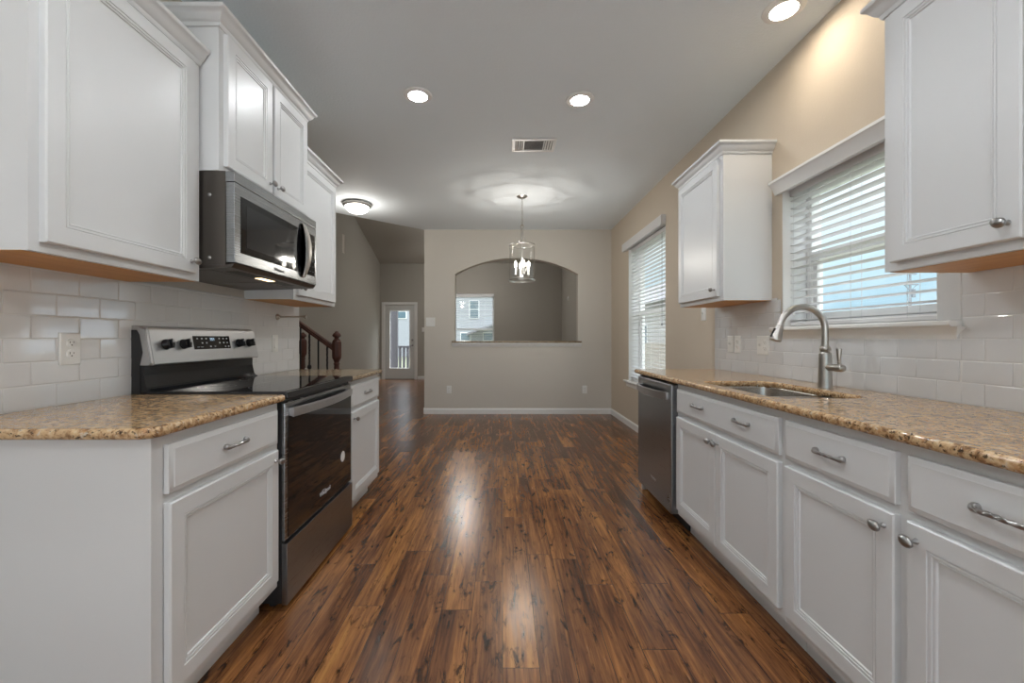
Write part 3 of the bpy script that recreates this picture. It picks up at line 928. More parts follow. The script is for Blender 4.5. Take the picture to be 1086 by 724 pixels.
# ------------------------------------------------------------------ range
ry0, ry1 = 1.731, 2.488
ym = (ry0+ry1)/2
rg = thing('range', 'stainless and black electric range between the left counters', 'range', (-1.22, ym, 0), world=True)
bm = nb(); box(bm, -1.545, -.932, ry0+.002, ry1-.002, .03, .900); 
for yy in (ry0+.05, ry1-.05):
    for xx in (-1.45, -.99): tube(bm, [(xx, yy, 0), (xx, yy, .04)], .018, 10)
part('body', bm, M['blackm'], rg, 'black side panels', smooth=False)
bm = nb(); box(bm, -1.50, -.905, ry0, ry1, .893, .9225, .005, 2); ck = part('cooktop', bm, M['black'], rg)
bm = nb(); box(bm, -1.475, -.925, ry0+.012, ry1-.012, .9222, .9240); part('cooktop_glass', bm, M['bglass'], ck)
M['burner'] = pbr('burner_print', (.10, .10, .105), .3)
for (xx, yy, r_) in ((-1.07, ry0+.20, .105), (-1.07, ry1-.20, .085), (-1.34, ry0+.20, .075), (-1.34, ry1-.20, .105)):
    n = 40; bm = nb()
    for rr_ in ((r_, .0012), (r_*.62, .0008)):
        a_ = [bm.verts.new((xx+rr_[0]*math.cos(2*PI*k/n), yy+rr_[0]*math.sin(2*PI*k/n), .9242)) for k in range(n)]
        b_ = [bm.verts.new((xx+(rr_[0]+rr_[1])*math.cos(2*PI*k/n), yy+(rr_[0]+rr_[1])*math.sin(2*PI*k/n), .9242)) for k in range(n)]
        for k in range(n): bm.faces.new((a_[k], b_[k], b_[(k+1) % n], a_[(k+1) % n]))
    part('burner_ring', bm, M['burner'], ck)
# back riser (black, sloping into the cooktop) and end caps
bm = nb(); prism(bm, [(-1.566, .90), (-1.478, .90), (-1.478, .924), (-1.500, .936), (-1.512, .99), (-1.512, 1.035), (-1.566, 1.035)], ry0+.002, ry1-.002, 'y'); bmesh.ops.bevel(bm, geom=[e_ for e_ in bm.edges if abs(e_.verts[0].co.y-e_.verts[1].co.y) > .1], offset=.004, segments=2, affect='EDGES'); part('riser', bm, M['black'], rg)
# stainless control panel
bm = nb()
pf = [(-1.566, 1.035), (-1.478, 1.035), (-1.472, 1.040), (-1.497, 1.180), (-1.505, 1.196), (-1.520, 1.203), (-1.566, 1.203)]
prism(bm, pf, ry0, ry1, 'y')
bmesh.ops.bevel(bm, geom=[e_ for e_ in bm.edges if abs(e_.verts[0].co.y-e_.verts[1].co.y) < .01 and min(v.co.x for v in e_.verts) > -1.56], offset=.009, segments=3, affect='EDGES')
cp = part('control_panel', bm, M['steel_l'], rg)
bm = nb(); prism(bm, [(-1.567, .905), (-1.528, .905), (-1.528, 1.03), (-1.515, 1.09), (-1.528, 1.165), (-1.54, 1.185), (-1.567, 1.185)], ry0-.0015, ry0+.004, 'y'); part('end_cap', bm, M['blackm'], rg)
bm = nb(); prism(bm, [(-1.567, .905), (-1.528, .905), (-1.528, 1.03), (-1.515, 1.09), (-1.528, 1.165), (-1.54, 1.185), (-1.567, 1.185)], ry1-.004, ry1+.0015, 'y'); part('end_cap', bm, M['blackm'], rg)
nrm = Vector((.140, 0, .025)).normalized(); upv = Vector((-.025, 0, .140)).normalized()
def onpanel(y, z, off=0):
    s = (z-1.040)/.140
    return Vector((-1.472-.025*s, y, z))+nrm*off
def orient_panel(bm, vs, y, z, off=0):
    o_ = onpanel(y, z, off)
    for v in vs:
        c = v.co.copy()
        v.co = o_ + Vector((0, 1, 0))*c.x + upv*c.y + nrm*c.z
for yy in (ry0+.083, ry0+.183, ry1-.175, ry1-.083):
    bm = nb(); lathe(bm, [(0, 0), (.023, 0), (.0235, .004), (.0215, .012), (.020, .026), (.018, .028), (0, .028)], (0, 0, 0), 'z', 28)
    box(bm, -.0055, .0055, -.0205, .0205, .012, .036, .0015)
    orient_panel(bm, bm.verts, yy, 1.122, .0005)
    kb = part('knob', bm, M['black'], cp, 'black burner knob')
    bm = nb(); box(bm, -.0012, .0012, .004, .020, .0355, .0366); orient_panel(bm, bm.verts, yy, 1.122, .0005); part('knob_pointer', bm, M['steel_l'], kb)
bm = nb(); box(bm, -.132, .132, -.033, .033, 0, .002, .001); orient_panel(bm, bm.verts, ym, 1.128, 0); dp = part('display', bm, M['bglass'], cp)
bm = nb()
def mark(x, y, w, h): box(bm, x-w/2, x+w/2, y-h/2, y+h/2, .002, .0026)
for (x, y) in ((-.105, .02), (-.075, .02), (-.045, .02), (-.075, -.002), (-.045, -.002), (.05, .02), (.08, .02), (.108, .02), (.05, -.002), (.08, -.002), (.108, -.002), (.09, -.022), (.115, -.022), (-.02, -.020), (.012, -.020)): mark(x, y, .010, .006)
for x in (-.105, -.08): mark(x, -.022, .016, .002)
orient_panel(bm, bm.verts, ym, 1.128, 0); part('display_print', bm, M['marks'], dp)
bm = nb()
for x in (-.014, -.004, .008): 
    box(bm, x-.003, x+.003, .010, .0112, .002, .0028); box(bm, x-.003, x+.003, .022, .0232, .002, .0028); box(bm, x+.002, x+.0032, .010, .023, .002, .0028); box(bm, x-.0032, x-.002, .016, .023, .002, .0028)
orient_panel(bm, bm.verts, ym, 1.128, 0); part('display_digits', bm, M['digits'], dp)
# oven door
dx = -.918
bm = nb(); box(bm, -.934, dx, ry0+.004, ry1-.004, .292, .876, .004, 2); od = part('oven_door', bm, M['steel'], rg)
bm = nb(); box(bm, dx-.002, dx+.003, ry0+.026, ry1-.006, .298, .815, .002); part('oven_glass', bm, M['bglass'], od)
bm = nb()
pts = []
for i in range(25):
    s = i/24; pts.append((ry0+.035+(ry1-ry0-.07)*s, .022+.030*math.sin(PI*s)))
outer = [(dx+v, u) for u, v in pts]; inner = [(dx+v-.012, u) for u, v in pts][::-1]
prism(bm, outer+inner, .812, .852, 'z')
bmesh.ops.bevel(bm, geom=[e_ for e_ in bm.edges if abs(e_.verts[0].co.z-e_.verts[1].co.z) < 1e-5], offset=.003, segments=2, affect='EDGES')
for yy in (ry0+.034, ry1-.054): box(bm, dx-.001, dx+.022, yy, yy+.02, .816, .848, .003)
part('oven_handle', bm, M['steel_l'], od, 'bowed stainless handle')
bm = nb(); lathe(bm, [(0, 0), (.03, 0), (.03, .0006), (0, .0006)], (dx+.003, 2.354, .474), 'x', 30); part('sticker', bm, M['plate'], od, 'round white sticker')
bm = nb(); text_into(bm, 'Whirlpool', .030, (dx+.0035, 2.12, .362), (0, 1, 0), (0, 0, 1)); 
tube(bm, [(dx+.0035, 2.12+.034*math.cos(a/12*2*PI+.7), .363+.014*math.sin(a/12*2*PI)) for a in range(0, 9)], .0011, 5)
part('logo', bm, M['marks'], od, smooth=False)
bm = nb(); box(bm, -.934, -.908, ry0+.004, ry1-.004, .022, .282, .004, 2); part('storage_drawer', bm, M['steel_d'], rg)

# ------------------------------------------------------------------ microwave
my0, my1 = 1.731, 2.488
mz0, mz1 = 1.447, 1.8555
mw = thing('microwave', 'stainless over-the-range microwave with curved handle, above the range', 'microwave', (-1.35, (my0+my1)/2, mz0), world=True)
bm = nb(); box(bm, -1.569, -1.168, my0+.002, my1-.002, mz0+.012, mz1); part('body', bm, M['mwside'], mw, 'dark metal case', smooth=False)
for (xx, zz) in ((-1.235, 1.755), (-1.235, 1.49)):
    bm = nb(); lathe(bm, [(.008, 0), (.008, .002), (.004, .005), (0, .006)], (xx, my0+.002, zz), '-y', 12); part('screw', bm, M['pewter'], mw)
MX = -1.128
bm = nb(); box(bm, -1.168, MX, my0, my1, mz1-.045, mz1-.001, .003, 2); part('vent_strip', bm, M['steel'], mw)
bm = nb(); box(bm, -1.166, MX, my0, my1, mz0+.022, mz1-.047, .004, 2); md = part('door', bm, M['steel'], mw)
bm = nb(); box(bm, MX-.002, MX+.0025, my0+.040, my0+.590, mz0+.070, mz1-.095, .002); part('window_frame', bm, M['bglass'], md)
bm = nb(); box(bm, MX+.002, MX+.0035, my0+.075, my0+.50, mz0+.098, mz1-.125, .001); part('window', bm, M['mwglass'], md)
bm = nb(); box(bm, MX-.002, MX+.0025, my0+.594, my1-.022, mz0+.070, mz1-.095, .002); cpn = part('keypad', bm, M['bglass'], md)
bm = nb()
for i in range(3):
    for j in range(7):
        yy = my0+.640+i*.035; zz = mz0+.095+j*.030
        box(bm, MX+.0024, MX+.003, yy-.006, yy+.006, zz-.002, zz+.002)
part('keypad_print', bm, pbr('keypad_print', (.2, .21, .22), .5), cpn)
bm = nb()
pts = []; rs = []
for i in range(31):
    s = i/30; zz = mz0+.045+(mz1-mz0-.105)*s
    pts.append((MX+.006+.042*math.sin(PI*s)**.7, my0+.588, zz))
outer = [(p[0], p[2]) for p in pts]; inner = [(p[0]-.024*(.25+.75*math.sin(PI*i/30)), p[2]) for i, p in enumerate(pts)][::-1]
prism(bm, outer+inner, my0+.568, my0+.602, 'y')
bmesh.ops.bevel(bm, geom=[e_ for e_ in bm.edges if abs(e_.verts[0].co.y-e_.verts[1].co.y) < 1e-5], offset=.004, segments=3, affect='EDGES')
part('handle', bm, M['satin'], md, 'curved stainless handle')
bm = nb(); text_into(bm, 'Whirlpool', .022, (MX+.0005, my0+.345, mz0+.045), (0, 1, 0), (0, 0, 1)); part('logo', bm, M['blackm'], md, smooth=False)
# underside: sloped bottom pan with filters and lamp
bm = nb(); prism(bm, [(-1.56, mz0+.012), (-1.175, mz0+.012), (-1.13, mz0+.02), (-1.145, mz0+.002), (-1.56, mz0-.008)], my0+.004, my1-.004, 'y'); un = part('bottom_pan', bm, M['mwside'], mw)
def under(a, b, c, d, mat, name, k=.001):
    bm = nb()
    def zz(x): return mz0+.002-.010*(x+1.145)/(-1.56+1.145)
    vs = [bm.verts.new(p) for p in ((a, c, zz(a)-k), (b, c, zz(b)-k), (b, d, zz(b)-k), (a, d, zz(a)-k), (a, c, zz(a)+.001), (b, c, zz(b)+.001), (b, d, zz(b)+.001), (a, d, zz(a)+.001))]
    for f in ((3,2,1,0),(4,5,6,7),(0,1,5,4),(1,2,6,5),(2,3,7,6),(3,0,4,7)): bm.faces.new([vs[i] for i in f])
    return part(name, bm, mat, un, smooth=False)
under(-1.50, -1.26, my0+.05, my0+.32, M['mwside'], 'grease_filter'); under(-1.50, -1.26, my1-.32, my1-.05, M['mwside'], 'grease_filter')
under(-1.235, -1.18, my0+.10, my0+.60, M['blackm'], 'light_recess')
under(-1.225, -1.19, my0+.30, my0+.42, M['lamp_under'], 'lamp', .0018)

# ------------------------------------------------------------------ dishwasher
dy0, dy1 = 2.442, 3.036
dw = thing('dishwasher', 'stainless dishwasher under the far end of the long counter', 'dishwasher', (1.32, (dy0+dy1)/2, 0), world=True)
bm = nb(); box(bm, 1.045, 1.62, dy0+.006, 3.124, .10, .872); box(bm, 1.11, 1.60, dy0+.01, 3.12, 0, .10); part('body', bm, M['blackm'], dw, 'black case and toe recess', smooth=False)
DX = 1.0
bm = nb(); box(bm, DX, 1.046, dy0, dy1, .103, .874, .007, 3); dd_ = part('door', bm, M['steel_d'], dw)
bm = nb()
pts = [(dy0+.03+(dy1-dy0-.06)*i/24, .018+.040*math.sin(PI*i/24)) for i in range(25)]
outer = [(DX-v, u) for u, v in pts]; inner = [(DX-v+.012, u) for u, v in pts][::-1]
prism(bm, outer+inner, .777, .825, 'z')
bmesh.ops.bevel(bm, geom=[e_ for e_ in bm.edges if abs(e_.verts[0].co.z-e_.verts[1].co.z) < 1e-5], offset=.003, segments=2, affect='EDGES')
for yy in (dy0+.028, dy1-.048): box(bm, DX-.018, DX+.001, yy, yy+.02, .786, .822, .003)
part('handle', bm, M['steel_l'], dd_, 'bowed stainless bar handle')
bm = nb(); lathe(bm, [(.0, 0), (.023, 0), (.023, .0008), (.0, .0008)], (DX, 2.478, .183), '-x', 30); part('badge', bm, M['steel'], dd_, 'round embossed badge')
bm = nb(); text_into(bm, 'Whirlpool', .020, (DX-.0005, 2.725, .224), (0, -1, 0), (0, 0, 1)); part('logo', bm, M['steel_l'], dd_, smooth=False)

# ------------------------------------------------------------------ wall plates
def plate(name, label, cat, c, normal, w, h, kind):
    """c = centre on the wall surface; normal is '+x', '-x' or '-y'"""
    t = thing(name, label, cat, c, {'-y': 0, '+x': PI/2, '-x': -PI/2}[normal])
    bm = nb(); relief(bm, -w/2, w/2, -h/2, h/2, 0, [(0, -.003), (.003, -.0058), (.004, -.006)]); part('cover_plate', bm, M['plate'], t)
    n = 2 if w > .1 else 1
    for i in range(n):
        cxp = (i-(n-1)/2)*.046
        kk = kind if isinstance(kind, str) else kind[i]
        if kk == 'outlet':
            for zz in (-.0195, .0195):
                bm = nb()
                lathe(bm, [(0, .006), (.0165, .006), (.0165, .0085), (.0155, .0092), (0, .0092)], (cxp, 0, zz), '-y', 20); rc = part('receptacle', bm, M['plate'], t)
                bm = nb(); box(bm, cxp-.0075, cxp-.0055, -.0095, -.0085, zz, zz+.008); box(bm, cxp+.0055, cxp+.0075, -.0095, -.0085, zz+.001, zz+.007); lathe(bm, [(.0025, .0085), (.0025, .0096), (0, .0096)], (cxp, 0, zz-.006), '-y', 10)
                part('slots', bm, M['slot'], rc)
        elif kk == 'rocker':
            bm = nb(); prism(bm, [(-.006, -.033), (-.0105, -.033), (-.0075, 0), (-.0085, .033), (-.006, .033)], cxp-.0165, cxp+.0165, 'x'); part('rocker', bm, M['plate'], t)
        elif kk == 'toggle':
            bm = nb(); box(bm, cxp-.005, cxp+.005, -.007, -.006, -.012, .012); prism(bm, [(-.006, -.004), (-.018, .004), (-.018, .010), (-.006, .006)], cxp-.004, cxp+.004, 'x'); part('toggle', bm, M['plate'], t)
    return t
TX = .0085
plate('wall_outlet', 'white duplex outlet in the left tile backsplash, near end', 'outlet', (XL+TX, 1.482, 1.112), '+x', .072, .116, 'outlet')
plate('light_switch', 'white rocker switch on the left tiles beyond the range', 'switch', (XL+TX, 2.817, 1.115), '+x', .072, .116, 'rocker')
plate('light_switch', 'white toggle switch plate on right backsplash, farthest from the faucet', 'switch', (XR-TX, 2.962, 1.108), '-x', .075, .118, 'toggle')
plate('wall_outlet', 'white outlet between the two switch plates of the right backsplash', 'outlet', (XR-TX, 2.873, 1.108), '-x', .075, .118, 'outlet')
plate('light_switch', 'wide white double switch plate on tiles next to the spray head', 'switch', (XR-TX, 2.594, 1.105), '-x', .118, .118, ('toggle', 'outlet'))
plate('light_switch', 'white single switch on painted wall beyond the tiles', 'switch', (XR, 3.378, 1.352), '-x', .072, .116, 'toggle')
plate('light_switch', 'wide white double switch plate on the back wall left of the arch', 'switch', (-1.095, YB, 1.395), '-y', .135, .135, 'toggle')
plate('wall_outlet', 'white outlet low on the back wall below the left end of the arch ledge', 'outlet', (-.815, YB, .370), '-y', .072, .116, 'outlet')
plate('wall_outlet', 'white outlet low on the back wall near the right corner', 'outlet', (1.247, YB, .370), '-y', .072, .116, 'outlet')
plate('light_switch', 'small switch plate beside the glazed door in the living room', 'switch', (-2.215, D, 1.39), '-y', .08, .12, 'toggle')
bm = nb(); relief(bm, -.065, .065, -.20, .20, 0, [(0, -.006), (.012, -.012), (.018, -.012), (.02, -.006)])
bmesh.ops.rotate(bm, verts=bm.verts, cent=(0, 0, 0), matrix=Matrix.Rotation(PI/2, 3, 'Z')); bmesh.ops.translate(bm, verts=bm.verts, vec=(XLL, 8.85, 3.18))
solo('wall_vent', bm, M['paint'], 'small upright vent cover high on the stair hall wall', 'vent')
bm = nb(); lathe(bm, [(.0, 0), (.05, 0), (.05, .015), (.04, .025), (0, .027)], (XR, 10.3, 2.15), '-x', 24); solo('thermostat', bm, M['plate'], 'small round white sensor on the living room side wall', 'sensor')

# tile-wall peg bar
pb = thing('towel_bar', 'short nickel bar sticking out of the tiled wall under the far left cabinet', 'towel bar', (XL+TX, 2.85, 1.297), world=True)
bm = nb(); lathe(bm, [(.022, 0), (.022, .005), (.014, .012), (.012, .02), (0, .02)], (XL+TX, 2.85, 1.297), 'x', 20); part('flange', bm, M['nickel'], pb)
bm = nb(); tube(bm, [(XL+.02, 2.85, 1.297), (-1.37, 2.85, 1.297)], .0065, 14); part('rod', bm, M['nickel'], pb)
bm = nb(); lathe(bm, [(0, 0), (.012, 0), (.013, .004), (.013, .010), (.009, .014), (0, .014)], (-1.372, 2.85, 1.297), 'x', 18); part('finial', bm, M['nickel'], pb)

# ------------------------------------------------------------------ ceiling fixtures
def led(x, y, label, m='led'):
    t = thing('recessed_light', label, 'light', (x, y, H))
    bm = nb(); lathe(bm, [(.060, -.004), (.062, -.012), (.080, -.011), (.094, -.005), (.096, 0), (.060, 0)], (0, 0, 0), 'z', 40)
    part('trim_ring', bm, M['trim'], t)
    bm = nb(); lathe(bm, [(0, -.006), (.0605, -.006), (.0605, -.002), (0, -.002)], (0, 0, 0), 'z', 36); part('diffuser', bm, M[m], t)
    return t
led(-.576, 2.79, 'round recessed ceiling light left of the ceiling vent')
led(.534, 2.84, 'round recessed ceiling light beside the ceiling vent, on its window side')
led(1.41, 2.06, 'round recessed ceiling light above the sink', 'led_dim')
led(-.576, .75, 'added round ceiling fill light, out of view over the near left counter')  # recessed lights from here on are added out of view for fill
led(.534, .75, 'added round ceiling fill light, out of view over the near middle of the floor')
led(-.6, -1.2, 'added round ceiling fill light behind the viewpoint, on the range side')
led(.6, -1.2, 'added round ceiling fill light behind the viewpoint, on the sink side')

vt = thing('ceiling_vent', 'white three-way ceiling register between the recessed lights and pendant', 'vent', (.265, 3.51, H))
bm = nb(); W_, L_ = .185, .115
def ringbox(bm, x, y, bx, by, z0, z1):
    box(bm, -x, x, -y, -y+by, z0, z1, .002); box(bm, -x, x, y-by, y, z0, z1, .002); box(bm, -x, -x+bx, -y+by, y-by, z0, z1, .002); box(bm, x-bx, x, -y+by, y-by, z0, z1, .002)
ringbox(bm, W_, L_, .028, .028, -.010, 0); part('frame', bm, M['trim'], vt)
bm = nb(); box(bm, -W_+.02, W_-.02, -L_+.02, L_-.02, -.0015, -.0005); part('duct_opening', bm, pbr('duct_grey', (.22, .22, .22), .7), vt, smooth=False)
bm = nb()
for i in range(9):
    yy = -L_+.036+i*.0195
    prism(bm, [(yy-.007, -.009), (yy+.007, -.002), (yy+.007, -.001), (yy-.008, -.008)], -.085, .085, 'x')
for s in (-1, 1):
    box(bm, s*.085-.004, s*.085+.004, -L_+.028, L_-.028, -.010, -.001)
    for i in range(3):
        xx = s*(.102+i*.021)
        prism(bm, [(xx-s*.006, -.009), (xx+s*.008, -.002), (xx+s*.008, -.001), (xx-s*.007, -.008)], -L_+.03, L_-.03, 'y')
part('louvers', bm, M['trim'], vt, smooth=False)

# flush mount
fm = thing('flush_mount_light', 'frosted dome flush ceiling light with nickel rim near the stairs', 'light', (-1.78, 5.03, H))
bm = nb(); lathe(bm, [(.10, 0), (.15, -.004), (.163, -.012), (.165, -.03), (.155, -.042), (.14, -.046), (.13, -.04), (.10, -.01)], (0, 0, 0), 'z', 48); part('rim', bm, M['nickel'], fm)
bm = nb(); lathe(bm, [(.138, -.040), (.136, -.06), (.122, -.085), (.095, -.105), (.06, -.118), (.02, -.123), (0, -.124), (0, -.12), (.06, -.113), (.118, -.083), (.132, -.05), (.132, -.040)], (0, 0, 0), 'z', 40); part('dome', bm, M['dome'], fm)
bm = nb(); lathe(bm, [(0, -.122), (.012, -.124), (.014, -.130), (.008, -.138), (.004, -.146), (0, -.148)], (0, 0, 0), 'z', 16); part('finial', bm, M['nickel'], fm)
L = bpy.data.lights.new('dome_lamp', 'POINT'); L.energy = FLUSH_W; L.color = (1, .94, .86); L.shadow_soft_size = .09
lo_ = bpy.data.objects.new('dome_lamp', L); COL.objects.link(lo_); lo_.location = (-1.78, 5.03, H-.24)

# pendant
px, py = .227, 4.78
pz = 1.82
pd = thing('pendant_light', 'clear glass cylinder lantern with candle bulbs hanging before the arch', 'pendant light', (px, py, H), world=True)
bm = nb(); lathe(bm, [(0, 0), (.062, 0), (.062, -.006), (.045, -.018), (.02, -.026), (.008, -.030), (.008, -.036), (0, -.036)], (px, py, H), 'z', 32); part('canopy', bm, M['nickel'], pd)
bm = nb()
for k in range(9):
    zc = H-.052-k*.034
    pts = []
    for i in range(14):
        a = 2*PI*i/14
        u, w = .008*math.cos(a), .021*math.sin(a)
        pts.append((px+(u if k % 2 else 0), py+(0 if k % 2 else u), zc+w))
    tube(bm, pts, .0022, 6, closed=True)
tube(bm, [(px+.004, py, H-.03), (px+.007, py+.003, H-.2), (px+.003, py, 2.44)], .0015, 5)
part('chain', bm, M['nickel'], pd)
bm = nb(); pts = [(px+.017*math.cos(2*PI*i/18), py, 2.445+.022*math.sin(2*PI*i/18)) for i in range(18)]; tube(bm, pts, .0035, 8, closed=True)
lathe(bm, [(0, 0), (.012, 0), (.014, -.008), (.010, -.016), (.014, -.024), (.008, -.034), (0, -.036)], (px, py, 2.425), 'z', 18)
part('hub', bm, M['nickel'], pd)
for k in range(3):
    a = 2*PI*k/3+.35
    ex, ey = px+.148*math.cos(a), py+.148*math.sin(a)
    bm = nb(); ps = []
    for i in range(13):
        s = i/12; rr_ = .010+.138*(s**2.0); ps.append((px+rr_*math.cos(a), py+rr_*math.sin(a), 2.405-.175*s-.03*math.sin(PI*s)))
    tube(bm, ps, .0042, 8); part('arm', bm, M['nickel'], pd)
def ringtube(z, r, w, h):
    bm = nb(); lathe(bm, [(r-w, 0), (r+w, 0), (r+w, h), (r-w, h), (r-w, 0)], (px, py, z), 'z', 48); return bm
def ringlathe(z, r, w, h):
    bm = nb(); n = 48
    P4 = [(r-w, z), (r+w, z), (r+w, z+h), (r-w, z+h)]
    R_ = [[bm.verts.new((px+q[0]*math.cos(2*PI*k/n), py+q[0]*math.sin(2*PI*k/n), q[1])) for k in range(n)] for q in P4]
    for j in range(4):
        A, B = R_[j], R_[(j+1) % 4]
        for k in range(n): bm.faces.new((A[k], A[(k+1) % n], B[(k+1) % n], B[k]))
    bmesh.ops.recalc_face_normals(bm, faces=bm.faces)
    return bm
part('top_ring', ringlathe(2.222, .150, .004, .014), M['nickel'], pd)
part('bottom_ring', ringlathe(1.812, .150, .0045, .016), M['nickel'], pd)
bm = nb(); n = 48
A = [bm.verts.new((px+.146*math.cos(2*PI*k/n), py+.146*math.sin(2*PI*k/n), 1.824)) for k in range(n)]
B = [bm.verts.new((px+.146*math.cos(2*PI*k/n), py+.146*math.sin(2*PI*k/n), 2.226)) for k in range(n)]
for k in range(n): bm.faces.new((A[k], A[(k+1) % n], B[(k+1) % n], B[k]))
bmesh.ops.solidify(bm, geom=bm.faces[:], thickness=.003)
part('glass_shade', bm, M['lampglass'], pd)
bm = nb(); tube(bm, [(px, py, 2.40), (px, py, 1.86)], .005, 10); lathe(bm, [(0, 0), (.02, .004), (.028, .016), (.02, .028), (.006, .04), (0, .04)], (px, py, 1.842), 'z', 18)
for k in range(4):
    a = .2+k*PI/2
    tube(bm, [(px, py, 1.865), (px+.03*math.cos(a), py+.03*math.sin(a), 1.855), (px+.075*math.cos(a), py+.075*math.sin(a), 1.868), (px+.078*math.cos(a), py+.078*math.sin(a), 1.89)], .0035, 8)
part('candelabra', bm, M['nickel'], pd)
for k in range(4):
    a = .2+k*PI/2; bx, by = px+.078*math.cos(a), py+.078*math.sin(a)
    bm = nb(); lathe(bm, [(0, 0), (.016, 0), (.018, .004), (.0105, .008), (.0105, .085), (0, .085)], (bx, by, 1.885), 'z', 16); cd = part('candle_sleeve', bm, M['plate'], pd)
    bm = nb(); lathe(bm, [(.006, 0), (.011, .012), (.0145, .026), (.013, .042), (.007, .062), (.002, .076), (0, .078)], (bx, by, 1.970), 'z', 16); part('bulb', bm, M['bulb'], cd)
    L = bpy.data.lights.new('candle_lamp', 'POINT'); L.energy = PENDANT_W; L.color = (1, .93, .84); L.shadow_soft_size = .012
    lo_ = bpy.data.objects.new('candle_lamp', L); COL.objects.link(lo_); lo_.location = (bx, by, 2.062)

# living room ceiling fan (its light shows only through the arch and in the floor)
fxn, fyn = -.93, 9.75
fn = thing('ceiling_fan', 'ceiling fan with lit bowl and pull chain in the living room behind the arch', 'ceiling fan', (fxn, fyn, 3.0), world=True)
bm = nb(); zc_ = vz(fyn); lathe(bm, [(0, zc_+.03), (.07, zc_+.03), (.07, zc_-.03), (.03, zc_-.07), (.013, zc_-.075), (.013, 3.30), (.05, 3.29), (.10, 3.27), (.12, 3.22), (.12, 3.16), (.09, 3.12), (.05, 3.10), (.05, 3.06), (0, 3.06)], (fxn, fyn, 0), 'z', 32); part('motor', bm, M['nickel'], fn)
for k in range(5):
    a = 2*PI*k/5+.3; bm = nb()
    prism(bm, [(.10, -.02), (.18, -.03), (.24, -.065), (.62, -.075), (.66, -.05), (.66, .05), (.62, .075), (.24, .065), (.18, .03), (.10, .02)], 3.165, 3.173)
    bmesh.ops.rotate(bm, verts=bm.verts, cent=(0, 0, 3.17), matrix=Matrix.Rotation(.18, 3, 'X')); bmesh.ops.rotate(bm, verts=bm.verts, cent=(0, 0, 0), matrix=Matrix.Rotation(a, 3, 'Z')); bmesh.ops.translate(bm, verts=bm.verts, vec=(fxn, fyn, 0))
    part('blade', bm, M['cherry'], fn)
bm = nb(); lathe(bm, [(.13, 3.075), (.135, 3.06), (.12, 3.02), (.08, 2.99), (.03, 2.975), (0, 2.973)], (fxn, fyn, 0), 'z', 32); part('light_bowl', bm, M['fanglow'], fn)
bm = nb(); tube(bm, [(fxn+.03, fyn-.1, 3.08), (fxn+.03, fyn-.1, 2.76)], .0015, 5); lathe(bm, [(0, 0), (.008, .004), (.009, .02), (.003, .035), (0, .036)], (fxn+.03, fyn-.1, 2.73), 'z', 12); part('pull_chain', bm, M['plate'], fn)

# ------------------------------------------------------------------ stairs and railing
SYA, SYB = 4.60, 5.80
stx0 = -1.98
st = thing('staircase', 'carpeted stairs climbing to the left behind the tiled wall', 'stairs', (-2.6, 5.2, 0), world=True)
bm = nb()
for i in range(5):
    xa = stx0-i*.27
    box(bm, XLL+.001, xa, SYA+.04, SYB-.04, i*.178, (i+1)*.178)
part('treads', bm, M['carpet'], st, smooth=False)
bm = nb()
for yy in (SYA+.02, SYB-.04):
    prism(bm, [(stx0+.02, 0), (stx0+.02, .20), (XLL+.001, .20+(stx0+.02-XLL)*.66), (XLL+.001, 0)], yy, yy+.019, 'y')
part('skirt_board', bm, M['trim'], st, smooth=False)

